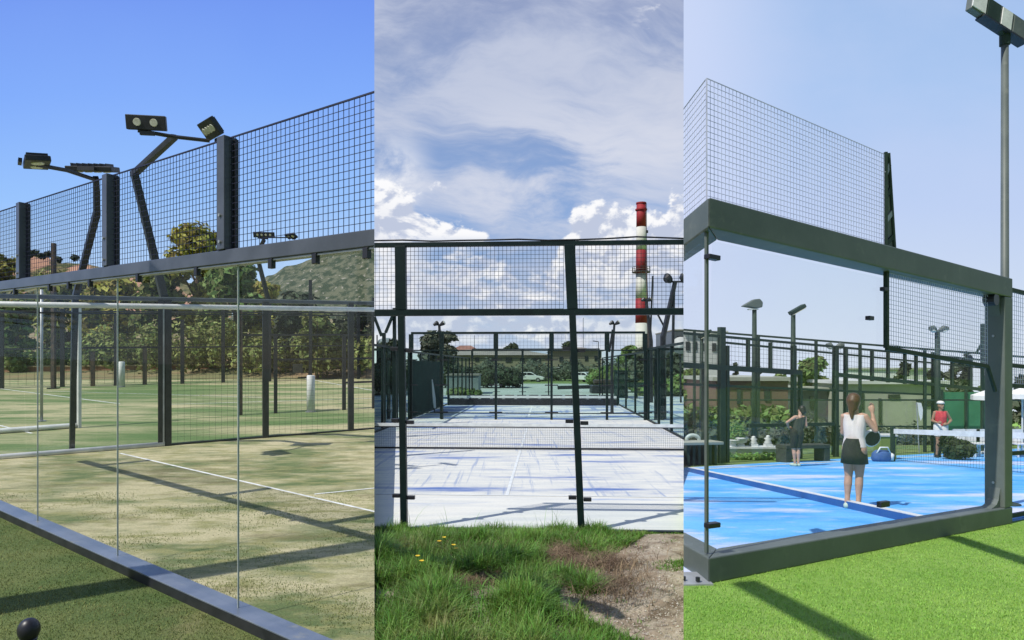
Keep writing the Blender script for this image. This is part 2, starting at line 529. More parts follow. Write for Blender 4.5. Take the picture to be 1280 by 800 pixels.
def tree(name, label, cat, base, h, w, m, n, size, seed, kind='broad', group=None, clip=None, trunk_frac=.3):
    rnd = random.Random(seed)
    base = V(base)
    t = thing(name, label, cat, base, group)
    top = base + Z * h
    lean = V((rnd.uniform(-.05, .05) * h, rnd.uniform(-.05, .05) * h, 0))
    cl = []
    tr = MB()
    rt = max(.05, h * .022)
    mid = base + lean + Z * h * .75
    tr.tube([base, base + lean * .4 + Z * h * .3, base + lean * .8 + Z * h * .55, mid], [rt * 1.3, rt, rt * .7, rt * .3], 7)
    k = 9 if kind == 'broad' else 13
    for i in range(k):
        f = trunk_frac + (1 - trunk_frac) * ((i + .5) / k)
        if kind == 'cone': spread = w * (1.05 - f) * .9
        elif kind == 'pine': spread = w * (.35 + .45 * math.sin(math.pi * min(1, (f - trunk_frac) / (1 - trunk_frac) * .85 + .15)))
        else: spread = w * .62 * math.sqrt(max(.05, 1 - ((f - .62) / .5) ** 2))
        ang = i * 2.4 + rnd.uniform(-.4, .4)
        off = spread * rnd.uniform(.25, .75)
        c = base + lean * f + V((math.cos(ang) * off, math.sin(ang) * off, h * min(f, .93)))
        r = w * rnd.uniform(.26, .42) * (1 if kind != 'cone' else (1.25 - f))
        r = max(r, .08 * w)
        rz = min(r * rnd.uniform(.6, .85), top.z - c.z + .05 * h)
        cl.append((c, r, r, max(rz, .05 * h)))
        s0 = base + lean * f * .7 + Z * (h * max(trunk_frac * .8, f - .2))
        if s0.z < mid.z: tr.tube([s0, s0.lerp(c, .55) + Z * .02 * h, c], [rt * .45, rt * .3, rt * .12], 5)
    tr.build('trunk', M['bark'], t, clip)
    mb = MB()
    leaves(mb, cl, n, size, rnd)
    mb.build('crown', m, t, clip)
    return t


def shrub_mass(name, label, cat, clusters, m, n, size, seed, group=None, clip=None):
    rnd = random.Random(seed)
    mb = MB()
    leaves(mb, clusters, n, size, rnd)
    b = V(clusters[0][0])
    o = mb.build(name, m, None, clip, origin=b)
    return tag(o, label, cat, group) if o else None


def hedge_line(frame, pts, depth, n, size, name, label, m, seed, clip=None):
    """pts: (px, py_top, py_base-ish distance Y) along the hedge"""
    rnd = random.Random(seed)
    cl = []
    for i in range(len(pts) - 1):
        a, b = pts[i], pts[i + 1]
        st = max(1, int(abs(b[0] - a[0]) / 8))
        for j in range(st):
            k = j / st
            px, pt, y = [a[q] + (b[q] - a[q]) * k for q in range(3)]
            g = frame.on(px, y + rnd.uniform(-.5, .5) * depth)
            hh = max(.4, hgt(g, pt)) * rnd.uniform(.6, 1.12)
            cl.append((g + Z * hh * .5, 7 * y / FP, depth * .5, hh * .5))
    return shrub_mass(name, label, 'hedge', cl, m, n, size, seed, None, clip)


def hill(name, ridge, dist, near, m, frame, clip, seed, amp):
    """a ridge of given skyline at distance dist, falling towards the viewer down to distance near and away behind"""
    mb = MB()
    rows, cols = 26, 90
    x0, x1 = ridge[0][0], ridge[-1][0]
    vs = []
    for j in range(rows + 1):
        k = j / rows
        y = near + (dist - near) * min(k / .75, 1) + (dist * .35 * max(0, k - .75) / .25)
        for i in range(cols + 1):
            px = x0 + (x1 - x0) * i / cols
            for q in range(len(ridge) - 1):
                if ridge[q][0] <= px <= ridge[q + 1][0]:
                    kk = (px - ridge[q][0]) / (ridge[q + 1][0] - ridge[q][0])
                    kk = kk * kk * (3 - 2 * kk)
                    pt = ridge[q][1] + (ridge[q + 1][1] - ridge[q][1]) * kk
                    break
            g = frame.on(px, y)
            top = at(px, pt, dist).z - frame.on(px, dist).z
            prof = (min(k / .75, 1)) ** 1.1 * (1 - .75 * max(0, k - .75) / .25)
            p = g + Z * (top * prof - .3)
            d = noise.fractal(V((p.x * .02 + seed, p.y * .02, 0)), .9, 2.1, 7) * amp * min(1, k * 4)
            vs.append(p + Z * d)
    fs = [(j * (cols + 1) + i, j * (cols + 1) + i + 1, (j + 1) * (cols + 1) + i + 1, (j + 1) * (cols + 1) + i) for j in range(rows) for i in range(cols)]
    mb._add(vs, fs)
    o = mb.build(name, m, None, clip, smooth=True)
    o['kind'] = 'structure'
    return o

# ------------------------------------------------------------------ camera, sun, sky
cam = bpy.data.cameras.new('camera')
cam.sensor_width = 36
cam.lens = FP / 1280 * 36
cam.shift_y = (HY - 400) / 1280
cam.clip_start = .05
cam.clip_end = 6000
co = bpy.data.objects.new('camera', cam)
COL.objects.link(co)
co.location = EYE
co.rotation_euler = (math.pi / 2, 0, 0)
S.camera = co

SUN_AZ, SUN_EL = math.radians(-125), math.radians(53)
sd = V((math.sin(SUN_AZ) * math.cos(SUN_EL), math.cos(SUN_AZ) * math.cos(SUN_EL), math.sin(SUN_EL)))
sun = bpy.data.lights.new('sun', 'SUN')
sun.energy = 4.3
sun.angle = math.radians(.53)
sun.color = (1, .955, .88)
so = bpy.data.objects.new('sun', sun)
COL.objects.link(so)
so.rotation_euler = (-sd).to_track_quat('-Z', 'Y').to_euler()

wd = bpy.data.worlds.new('World')
S.world = wd
wd.use_nodes = True
nt = wd.node_tree
nt.nodes.clear()
N, L = nt.nodes.new, nt.links.new


def setin(s, v):
    if hasattr(v, 'is_linked'): L(v, s)
    elif isinstance(v, tuple) and len(v) == 3 and s.type == 'RGBA': s.default_value = (*v, 1)
    else: s.default_value = v
def mth(op, a, b=0.0, c=0.0, clamp=False):
    n = N('ShaderNodeMath')
    n.operation = op
    n.use_clamp = clamp
    for s, v in zip(n.inputs, (a, b, c)): setin(s, v)
    return n.outputs[0]
def rng(x, a, b, c=0.0, d=1.0, smooth=True):
    n = N('ShaderNodeMapRange')
    n.interpolation_type = 'SMOOTHSTEP' if smooth else 'LINEAR'
    for s, v in zip(n.inputs, (x, a, b, c, d)): setin(s, v)
    return n.outputs[0]
def cmix(f, a, b):
    n = N('ShaderNodeMix')
    n.data_type = 'RGBA'
    for s, v in ((n.inputs[0], f), (n.inputs[6], a), (n.inputs[7], b)): setin(s, v)
    return n.outputs[2]
def ramp(x, stops, grey=False):
    n = N('ShaderNodeValToRGB')
    e = n.color_ramp.elements
    while len(e) < len(stops): e.new(.5)
    for q, (p, c) in zip(e, stops):
        q.position = p
        q.color = (c, c, c, 1) if grey else (*lin(c), 1)
    L(x, n.inputs[0])
    return n.outputs[0]
def tnoise(vec, sc, det=8, ro=.55, dist=0.0):
    n = N('ShaderNodeTexNoise')
    L(vec, n.inputs['Vector'])
    n.inputs['Scale'].default_value = sc
    n.inputs['Detail'].default_value = det
    n.inputs['Roughness'].default_value = ro
    n.inputs['Distortion'].default_value = dist
    return n.outputs[0]
def comb(x, y, z=0.0):
    n = N('ShaderNodeCombineXYZ')
    for s, v in zip(n.inputs, (x, y, z)): setin(s, v)
    return n.outputs[0]


tc = N('ShaderNodeTexCoord')
sp = N('ShaderNodeSeparateXYZ')
L(tc.outputs['Generated'], sp.inputs[0])
X, Y_, Z_ = sp.outputs
yy = mth('MAXIMUM', Y_, .02)
u = mth('DIVIDE', X, yy)                      # heading and height of a direction of the sky
v = mth('DIVIDE', Z_, yy)
# clear deep blue sky over the hills
skyL = ramp(mth('MULTIPLY', v, 1.6), [(0, (200, 224, 250)), (.22, (186, 216, 252)), (.42, (152, 196, 254)), (.68, (128, 172, 252)), (.92, (113, 152, 243))])
skyL = cmix(rng(tnoise(comb(u, v), 1.5, 3), .3, .75, 0.0, .14), skyL, lin((165, 200, 250)))
# pale blue hazy sky over the blue court
skyR = ramp(mth('MULTIPLY', v, 1.6), [(0, (222, 232, 244)), (.15, (208, 222, 242)), (.4, (190, 209, 244)), (.7, (170, 199, 241)), (.95, (162, 192, 236))])
skyR = cmix(rng(u, .26, .5, .75, 0.0), skyR, lin((212, 222, 250)))
skyR = cmix(rng(tnoise(comb(u, mth('MULTIPLY', v, 1.6)), 3.0, 5), .35, .75, 0.0, .35), skyR, lin((198, 212, 244)))
# cloudy sky behind the chimney
skyC = ramp(mth('MULTIPLY', v, 1.6), [(0, (196, 212, 234)), (.16, (150, 178, 216)), (.38, (132, 166, 216)), (.6, (138, 163, 208)), (.92, (144, 159, 197))])
rot = math.radians(-27)
u2 = mth('ADD', mth('MULTIPLY', u, math.cos(rot)), mth('MULTIPLY', v, -math.sin(rot)))
v2 = mth('ADD', mth('MULTIPLY', u, math.sin(rot)), mth('MULTIPLY', v, math.cos(rot)))
warp = tnoise(comb(u, v, 3.3), 3.0, 3)
cir = tnoise(comb(mth('MULTIPLY', u2, 1.6), mth('ADD', mth('MULTIPLY', v, 4.2), mth('MULTIPLY', warp, .9)), 1.7), 2.1, 10, .62, .35)
cirm = mth('MULTIPLY', rng(cir, .33, .62), rng(v, .05, .3, .65, .82))
skyC = cmix(cirm, skyC, lin((202, 209, 228)))
# brighter veil in a slanting band, from upper left down to lower right
band = mth('ABSOLUTE', mth('SUBTRACT', v, mth('ADD', .3, mth('MULTIPLY', u, .12))))
veil = mth('MULTIPLY', rng(band, .17, 0.0), rng(mth('ADD', cir, mth('MULTIPLY', u, .75)), .42, .64))
skyC = cmix(mth('MULTIPLY', veil, .55), skyC, lin((228, 230, 240)))
# cumulus: heap clouds with a top edge that changes along the horizon
P = comb(u, mth('MULTIPLY', v, 1.15), 5.2)
P2 = comb(mth('SUBTRACT', u, .006), mth('ADD', mth('MULTIPLY', v, 1.15), .012), 5.2)
cn = tnoise(P, 9.0, 10, .58, .25)
cn2 = tnoise(P2, 9.0, 10, .58, .25)
un = mth('MULTIPLY_ADD', u, 2.0, .5)          # -.25..+.25 -> 0..1
toph = ramp(un, [(0.0, .31), (.15, .3), (.2, .275), (.34, .268), (.41, .205), (.46, .15), (.6, .15), (.66, .205), (.71, .25), (.86, .258), (.94, .225), (1.0, .26)], True)
soft = mth('MULTIPLY', mth('MULTIPLY', rng(u, -.11, -.19), rng(v, .385, .3)), rng(cn, .36, .56))
skyC = cmix(mth('MULTIPLY', soft, .95), skyC, lin((250, 250, 253)))
dens = mth('ADD', mth('MULTIPLY', mth('SUBTRACT', toph, v), 9.0), mth('MULTIPLY', mth('SUBTRACT', cn, .5), 2.7))
cm = rng(dens, -.02, .16)
patch = rng(tnoise(comb(mth('MULTIPLY', u, 1.0), mth('MULTIPLY', v, 2.4), 9.0), 7.5, 9, .6), .43, .56)
low = rng(v, .175, .21)
cm = mth('MULTIPLY', cm, mth('MAXIMUM', low, patch))
shade = rng(mth('MULTIPLY', mth('SUBTRACT', cn, cn2), 1.0), -.045, .04)
shade = mth('MULTIPLY', shade, rng(dens, 2.0, .1, .5, 1.0))
ccol = cmix(shade, lin((192, 201, 223)), lin((252, 252, 254)))
skyC = cmix(cm, skyC, ccol)
wisp = rng(tnoise(comb(mth('MULTIPLY', u, 1.2), mth('MULTIPLY', v, 3.2), 2.0), 6.0, 8, .6), .6, .7)
skyC = cmix(mth('MULTIPLY', wisp, mth('MULTIPLY', rng(u, .17, .24), rng(v, .44, .475))), skyC, lin((238, 240, 248)))
isL = mth('LESS_THAN', u, KL)
isR = mth('GREATER_THAN', u, KR)
front = cmix(isR, cmix(isL, skyC, skyL), skyR)
nish = N('ShaderNodeTexSky')
nish.sky_type = 'NISHITA'
nish.sun_disc = False
nish.sun_elevation = SUN_EL
nish.sun_rotation = SUN_AZ
nish.altitude = 100
hm = N('ShaderNodeMix')
hm.data_type = 'RGBA'
hm.blend_type = 'MULTIPLY'
hm.inputs[0].default_value = 1
L(nish.outputs[0], hm.inputs[6])
hm.inputs[7].default_value = (1, 1, 1, 1)
bgN = N('ShaderNodeBackground')
L(hm.outputs[2], bgN.inputs[0])
bgN.inputs[1].default_value = .09
bgF = N('ShaderNodeBackground')
L(front, bgF.inputs[0])
bgF.inputs[1].default_value = 1.0
ms = N('ShaderNodeMixShader')
L(rng(Y_, .1, .3), ms.inputs[0])
L(bgN.outputs[0], ms.inputs[1])
L(bgF.outputs[0], ms.inputs[2])
wo = N('ShaderNodeOutputWorld')
L(ms.outputs[0], wo.inputs[0])
S.view_settings.view_transform = 'Standard'
S.view_settings.look = 'None'
S.view_settings.exposure = 0
S.view_settings.gamma = 1
S.render.engine = 'CYCLES'
S.cycles.use_denoising = True
S.cycles.transparent_max_bounces = 40
S.cycles.max_bounces = 7
S.cycles.glossy_bounces = 3
S.cycles.caustics_reflective = False
S.cycles.caustics_refractive = False

# ------------------------------------------------------------------ grounds of the three places
def lp(x, y, dz=0): return V((x, y, FL.z(x, y) + dz))
def rp(x, y, dz=0): return V((x, y, FR.z(x, y) + dz))
EPS = .0005


def ground(name, pts, m, zf):
    mb = MB()
    P = [V((x, y, zf(x, y))) for x, y in pts]
    mb.poly(P)
    for i in range(len(P)):                      # a skirt of earth down the cut sides
        a, b = P[i], P[(i + 1) % len(P)]
        mb._add([a, b, V((b.x, b.y, b.z - 3)), V((a.x, a.y, a.z - 3))], [(0, 1, 2, 3)])
    o = mb.build(name, m)
    o['kind'] = 'structure'
    return o


ground('turf_ground', [(0, 0), (-KL * -900, 900), (-1500, 900), (-1500, 0)] if False else [(0, 0), (KL * 900, 900), (-1500, 900), (-1500, 0)], M['turf_out'], FL.z)
ground('lawn_ground', [(0, 0), (1500, 0), (1500, 900), (KR * 900, 900)], M['turf_r'], FR.z)
ground('earth_ground', [(0, 0), (KR * 3000, 3000), (KL * 3000, 3000)], M['earth'], lambda x, y: -.02)
ground('yard_ground', [(-60, -.001), (-60, -60), (60, -60), (60, -.001)], M['turf_out'], lambda x, y: -.15)
# ================================================================== LEFT: worn turf court among the hills
nL = perp(FL.u1, FL.u2)                 # from the near wall into the court
B0 = FL.P0
def nw(px): return onpx(B0, FL.u1, px)
Wl = FL.g(0, 574)
Wr = FL.g(467, 536.5)
uW = (Wr - Wl) / math.hypot(Wr.x - Wl.x, Wr.y - Wl.y)
nW = perp(uW, -FL.u1)                   # from the far wall towards the viewer
def fw(px): return onpx(Wl, uW, px)

# surfaces
q0, q1 = B0 - FL.u1 * 8, B0 + FL.u1 * 14
structure('sandy_turf_court', [q0 + nL * .06, q1 + nL * .06, Wl - uW * 4, fw(640)], M['turf_court'], 'L', .004)
structure('far_turf_court', [fw(640), Wl - uW * 6, FL.g(-160, 470), FL.g(640, 462)], M['turf_far'], 'L', .004)
structure('tan_path', [FL.g(-200, 457), FL.g(700, 452), FL.g(700, 445), FL.g(-200, 450)], M['tan'], 'L', .02)


def line_mark(name, a, b, w, fr, sec, m='white_line', dz=.009):
    d = (b - a)
    n = V((-d.y, d.x, 0)).normalized() * w / 2
    pts = [a - n, a + n, b + n, b - n]
    pts = [V((p.x, p.y, fr.z(p.x, p.y))) for p in pts]
    return structure(name, pts, M[m], sec, dz)


line_mark('court_line', FL.g(150, 567), FL.g(500, 647.5), .05, FL, 'L')
line_mark('court_line', FL.g(393, 618.3), FL.g(500, 607.5), .05, FL, 'L')
line_mark('court_line', FL.g(0, 486), FL.g(150, 505), .07, FL, 'L')
line_mark('court_line', FL.g(-5, 531), FL.g(40, 542), .06, FL, 'L')
line_mark('court_line', FL.g(205, 506), FL.g(470, 498), .06, FL, 'L')
line_mark('court_line', FL.g(350, 468), FL.g(470, 489), .08, FL, 'L')
line_mark('court_line', FL.g(60, 489), FL.g(330, 497), .05, FL, 'L')

# the near glass wall
w1 = thing('glass_wall', 'dark steel framed glass wall with wire mesh above, crossing the sandy turf court close by', 'glass wall', B0)
A, Bq = B0 + FL.u1 * 4.0, nw(520)
off = nL * .09
MB().bar(A + off + Z * 2.995, Bq + off + Z * 2.995, .1, .115).build('top_beam', M['steel_grey'], w1, 'L', bevel=.006)
MB().bar(A + off + Z * 2.928, Bq + off + Z * 2.928, .075, .012).build('beam_trim', M['pale_metal'], w1, 'L')
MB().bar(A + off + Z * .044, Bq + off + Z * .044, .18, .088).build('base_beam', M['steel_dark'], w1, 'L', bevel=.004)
MB().bar(A + off + Z * .096, Bq + off + Z * .096, .19, .012).build('beam_cap', M['steel_base'], w1, 'L', bevel=.003)  # lighter cap puts the sky's reflection into the beam's colour
for px in (-95, 14, 122, 267):
    p = nw(px + 4) + off
    q = p + V((0, 0, 3.055))
    MB().bar(q, p + Z * 4.0, .11, .12, FL.u1).build('post', M['steel_grey'], w1, 'L', bevel=.005)
    MB().bar(q + nL * .035 - FL.u1 * .075, p + Z * 3.98 + nL * .035 - FL.u1 * .075, .03, .03, FL.u1).build('mesh_batten', M['steel_dark'], w1, 'L')
for px in (14, 122, 267):
    p = nw(px + 4) + off
    for h in (3.12, 3.34):
        MB().tube([p + Z * h - nL * .06, p + Z * h - nL * .075], .014, 6).build('bolt', M['pale_metal'], w1, 'L')
m = MB()
m.netting(A + off, Bq + off, 3.06, 3.985, 3.06, 3.985, .056, .003)
m.build('mesh_panel', M['wire_dark'], w1, 'L')
MB().wire(A + off + Z * 3.99, Bq + off + Z * 3.99, .009).build('mesh_rim', M['wire_dark'], w1, 'L')
seams = [-150, -60, 36, 135, 285, 520]
for i in range(len(seams) - 1):
    a, b = nw(seams[i]) + off, nw(seams[i + 1]) + off
    d = (b - a).normalized()
    MB().bar((a + d * .003) + Z * 1.51, (b - d * .003) + Z * 1.51, .012, 2.82).build('glass_pane', M['glass_l'], w1, 'L')
for px in seams[1:-1]:
    p = nw(px) + off
    MB().bar(p + Z * .1, p + Z * 2.92, .006, .014, FL.u1).build('pane_joint', M['joint'], w1, 'L')
for px in (-30, 12, 55, 79, 105, 165, 238, 331, 386, 450):
    p = nw(px) + off - nL * .03
    MB().bar(p + Z * 2.86, p + Z * 2.935, .05, .04, FL.u1).build('glass_clamp', M['black'], w1, 'L', bevel=.004)

# the far side wall: glass on the left, wire mesh on the right
w2 = thing('side_fence', 'far side wall of the sandy court, glass and dark mesh under a white band', 'side fence', Wl)
c0, c1 = Wl - uW * 5, fw(530)
h_top = hgt(fw(205), 374.5)
MB().bar(c0 + Z * h_top, c1 + Z * (h_top), .08, .07).build('top_rail', M['steel_grey'], w2, 'L')
MB().bar(c0 + Z * (h_top + .045), c1 + Z * (h_top + .045), .06, .014).build('rail_cap', M['pale_metal'], w2, 'L')
MB().tube([c0 + Z * (h_top - .15) + nW * .05, c1 + Z * (h_top - .15) + nW * .05], .055, 14).build('white_band', M['white'], w2, 'L', True)
MB().bar(c0 + Z * (h_top - .3), c1 + Z * (h_top - .3), .03, .03).build('rail', M['steel_dark'], w2, 'L')
MB().tube([c0 + Z * .045 + nW * .02, fw(206) + Z * .045 + nW * .02], .05, 14).build('base_rim', M['white'], w2, 'L', True)
MB().bar(fw(206) + Z * .02, c1 + Z * .02, .04, .04).build('base_rail', M['steel_dark'], w2, 'L')
for px in (201.5, 210.5, 332, 438.5):
    p = fw(px)
    MB().bar(p, p + Z * h_top, .12 if px < 215 else .13, .1, uW).build('post', M['steel_dark'], w2, 'L', bevel=.005)
p = fw(204.5) + nW * .07
MB().bar(p + Z * .05, p + Z * (h_top - .1), .03, .02, uW).build('glass_edge', M['pale_metal'], w2, 'L')
gl = [c0] + [fw(px) for px in (-60, 30, 118, 205)]
for a, b in zip(gl[:-1], gl[1:]):
    d = (b - a).normalized()
    MB().bar(a + d * .005 + Z * 1.45, b - d * .005 + Z * 1.45, .012, 2.7).build('glass_pane', M['glass_w'], w2, 'L')
MB().netting(fw(206), c1, .05, h_top - .1, .05, h_top - .1, .12, .0019).build('mesh_panel', M['wire_dark'], w2, 'L')
MB().bar(fw(104) + Z * hgt(fw(104), 434.5) , fw(205) + Z * hgt(fw(205), 434), .02, .035).build('mid_rail', M['steel_dark'], w2, 'L')

# white framed gate panel behind the glass
g1, g0 = FL.g(98, 535), FL.g(-60, 547)
t = thing('gate_frame', 'white metal gate frame standing on the turf behind the glass at the left edge', 'gate', g1)
hh = hgt(g1, 383)
dg = (g1 - g0).normalized()
MB().bar(g1 + Z * .0, g1 + Z * hh, .12, .08, V((.93, -.37, 0))).build('frame_post', M['white'], t, 'L', bevel=.004)
MB().tube([g0 + Z * .07, g1 - dg * .04 + Z * .07], .065, 12).build('bottom_rail', M['white'], t, 'L', bevel=.004)
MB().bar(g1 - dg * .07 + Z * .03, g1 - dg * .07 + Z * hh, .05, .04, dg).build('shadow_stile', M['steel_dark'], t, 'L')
p = FL.g(52, 527)  # pale upright shaped after a reflection in the glass wall
t = thing('slender_pole', 'pale slender pole behind the glass, left of the white gate frame', 'pole', p)
MB().tube([p, p + Z * hgt(p, 362)], .035, 10).build('shaft', M['pale_metal'], t, 'L', True)
MB().tube([p, p + Z * .03], .11, 12).build('foot_plate', M['pale_metal'], t, 'L')

# inner fence and gates of the next court
i0, i1 = FL.g(300, 519), FL.g(480, 510)
uI = (i1 - i0) / math.hypot(i1.x - i0.x, i1.y - i0.y)
t = thing('inner_fence', 'low dark post and rail fence with gate opening behind the mesh, around the white post', 'fence', i0)
for px, py, w in ((300, 386, .14), (344.5, 418, .1), (430, 418, .11), (467, 372, .1)):
    p = onpx(i0, uI, px)
    MB().bar(p, p + Z * hgt(p, py), w, .1, uI).build('post', M['rust'] if px == 300 else M['steel_dark'], t, 'L', bevel=.006)
for py, pa, pb in ((418.5, 303, 428), (449, 344, 430), (419, 430, 467), (480, 432, 480), (449.5, 430, 467)):
    a, b = onpx(i0, uI, pa), onpx(i0, uI, pb)
    h = hgt(onpx(i0, uI, 380), py)
    MB().bar(a + Z * h, b + Z * h, .05, .06).build('rail', M['steel_dark'], t, 'L')
MB().netting(onpx(i0, uI, 302), onpx(i0, uI, 344), .1, 2.0, .1, 2.0, .2, .003).build('mesh_panel', M['wire_dark'], t, 'L')
j0, j1 = FL.g(-40, 487), FL.g(480, 473)
uJ = (j1 - j0) / math.hypot(j1.x - j0.x, j1.y - j0.y)
t = thing('back_fence', 'tall thin dark fence across the back of the turf courts in front of the pines', 'fence', j0)
for px, py in ((-35, 375), (2, 390), (78, 386), (116, 440), (145, 392), (181, 432), (228, 400), (279, 388), (337, 380), (388, 350), (448, 392)):
    p = onpx(j0, uJ, px)
    MB().bar(p, p + Z * hgt(p, py), .16, .12, uJ).build('post', M['rust'] if px in (116, 181) else M['steel_dark'], t, 'L')
for py in (390, 434):
    h = hgt(onpx(j0, uJ, 230), py)
    MB().bar(j0 + Z * h, j1 + Z * h, .06, .07).build('rail', M['steel_dark'], t, 'L')
MB().netting(j0, j1, .1, hgt(onpx(j0, uJ, 230), 392), .1, hgt(onpx(j0, uJ, 230), 392), .3, .006).build('mesh_panel', M['wire_dark'], t, 'L')
p = FL.g(67, 486)
t = thing('slim_post', 'tall slim dark post rising above the beam at the left, between two mesh posts', 'post', p)
MB().bar(p, p + Z * hgt(p, 304), .16, .14).build('shaft', M['rust'], t, 'L', bevel=.01)
MB().bar(p, p + Z * .05, .35, .35).build('foot_plate', M['steel_dark'], t, 'L')

# white net posts
def net_post(px, pb, pt, w, label, top=False):
    p = FL.g(px, pb)
    t = thing('padded_post', label, 'post', p)
    h = hgt(p, pt)
    MB().tube([p + Z * .02, p + Z * (h - .03), p + Z * h], [w / 2, w / 2, w * .4], 12).build('padding', M['white'], t, 'L', True)
    MB().tube([p, p + Z * .02], w * .65, 12).build('foot_plate', M['pale_metal'], t, 'L')
    return p, h
net_post(152, 484, 452, .26, 'white padded post on the green turf, seen between the gate frame and the double post')
p, h = net_post(388.5, 515, 469, .24, 'larger white padded post standing inside the dark gate opening')
t = thing('bench', 'small tan wooden bench with dark end, beyond the larger white post', 'bench', FL.g(400, 473))
b0, b1 = FL.g(382, 473), FL.g(432, 472)
db = (b1 - b0).normalized()
MB().bar(b0 + Z * .62, b1 + Z * .62, .5, .09).build('seat', M['tan'], t, 'L', bevel=.01)
MB().bar(b0 - db * .35 + Z * .3, b0 - db * .35 + Z * .75, .5, .6, db).build('end_box', M['cloth_grey'], t, 'L', bevel=.02)
for q in (b0 + db * .2, b1 - db * .2):
    MB().bar(q, q + Z * .575, .12, .4, db).build('leg', M['rust'], t, 'L')
MB().bar(b0 + db * .9 + Z * .95 - nW * .3, b1 + Z * .95 - nW * .3, .06, .16).build('backrest', M['brick'], t, 'L')
MB().bar(b1 - db * .1 - nW * .3, b1 - db * .1 + Z * .87 - nW * .3, .08, .06).build('back_post', M['rust'], t, 'L')

# low terracotta wall
a, b = FL.g(-60, 470.5), FL.g(350, 466.5)
t = thing('low_wall', 'long low terracotta coloured wall beyond the turf courts', 'wall', a)
hh = hgt(FL.g(150, 468), 457.5)
MB().bar(a + Z * hh / 2, b + Z * hh / 2, .3, hh).build('wall', M['brick'], t, 'L')
MB().bar(a + Z * (hh + .04), b + Z * (hh + .04), .42, .08).build('coping', M['tan'], t, 'L')

# ball topped bollard in the near corner
p = FL.on(36, 4.55)
t = thing('ball_bollard', 'black ball topped post on the turf in the bottom left corner', 'bollard', p)
zb = at(36, 787, 4.55).z
MB().ball(V((p.x, p.y, zb)), .07, .07, .083, n=24, m=16).build('ball', M['black'], t, 'L', True)
MB().tube([p, V((p.x, p.y, zb - .1)), V((p.x, p.y, zb - .06))], [.05, .045, .055], 16).build('stem', M['black'], t, 'L', True)

# floodlight masts: a pole that bends back over the court, a cross arm and two lamps
def floodlight(mb, c, ax, ay, az, w, h, d): return mb.prism([(-w / 2, -h / 2), (w / 2, -h / 2), (w / 2, h / 2), (-w / 2, h / 2)], c - az * d / 2, ax, ay, az * d)


def mast(label, path, wid, arm, lamps):
    base = path[0]
    t = thing('floodlight_mast', label, 'floodlight mast', base)
    mb = MB()
    mb.tube(path, wid, 4)
    mb.build('pole', M['steel_dark'], t, 'L')
    mb = MB()
    mb.bar(path[-1] - (path[-1] - path[-2]).normalized() * .02, arm[0], .06, .06)
    MB().tube(arm, .035, 6).build('cross_arm', M['steel_dark'], t, 'L')
    for c, yaw, pitch, w, h, nl in lamps:
        ax = V((math.cos(yaw), math.sin(yaw), 0))
        face = V((math.sin(yaw) * math.cos(pitch), -math.cos(yaw) * math.cos(pitch), -math.sin(pitch)))
        ay = face.cross(ax).normalized()
        if ay.z < 0: ay = -ay
        f = floodlight(MB(), c, ax, ay, face, w, h, .09).build('floodlight', M['steel_dark'], t, 'L', bevel=.012)
        if f is None: continue
        mb = MB()
        for k in range(-3, 4): mb.bar(c - face * .07 + ax * (k * w / 8) - ay * h * .42, c - face * .07 + ax * (k * w / 8) + ay * h * .42, .05, .012, face)
        mb.build('cooling_fins', M['steel_dark'], f, 'L')
        for k in range(nl):
            x = (k - (nl - 1) / 2) * w * (.42 if nl == 2 else .2)
            cc = c + face * .047 + ax * x
            r = h * (.27 if nl == 2 else .2)
            MB().tube([cc, cc + face * .012], [r, r * .9], 14).build('lens', M['lens'], f, 'L', False)
        MB().bar(c - ax * w * .18 - ay * (h * .5 + .05), c + ax * w * .18 - ay * (h * .5 + .05), .05, .07).build('bracket', M['steel_dark'], f, 'L')


yb = fw(206).y
def atL(px, py, y): return at(px, py, y)
mast('tall floodlight mast bending left, with two lamps on its cross arm, beside the double post',
     [fw(206) - nW * .12, at(205, 372, yb + .1), at(168, 217, yb - .9), at(218, 171, yb - 1.7)], [.1, .1, .09, .07],
     [at(172, 163, yb - 2.1), at(218, 171, yb - 1.8), at(262, 176, yb - 1.5)],
     [(at(183, 153.5, yb - 2.1), math.radians(8), math.radians(12), .66, .25, 2), (at(263, 161, yb - 1.5), math.radians(-42), math.radians(40), .55, .34, 4)])
b2 = onpx(Wl, uW, 89)
y2 = b2.y
mast('second floodlight mast leaning right behind the mesh, with its two lamps seen edge on',
     [b2 - nW * .12, at(94, 372, y2 + .1), at(121, 266, y2 - .6), at(120, 222, y2 - 1.2)], [.06, .075, .075, .06],
     [at(46, 206, y2 - 2.2), at(84, 213, y2 - 1.8), at(117, 224, y2 - 1.4)],
     [(at(46, 203, y2 - 2.2), math.radians(-50), math.radians(98), .6, .34, 2), (at(116, 211.5, y2 - 1.3), math.radians(4), math.radians(104), .78, .3, 4)])
b3 = FL.g(337, 470)
y3 = b3.y
mast('farthest floodlight mast with small lamps just above the beam, in front of the rocky hill',
     [b3, at(335, 374, y3), at(321, 318, y3 - 1), at(330, 300, y3 - 2)], [.16, .14, .12, .1],
     [at(322, 297, y3 - 2.4), at(345, 297, y3 - 2), at(362, 297, y3 - 1.7)],
     [(at(330, 293.5, y3 - 2.4), math.radians(6), math.radians(20), 1.05, .28, 4), (at(364, 295, y3 - 1.7), math.radians(-30), math.radians(60), .7, .34, 2)])

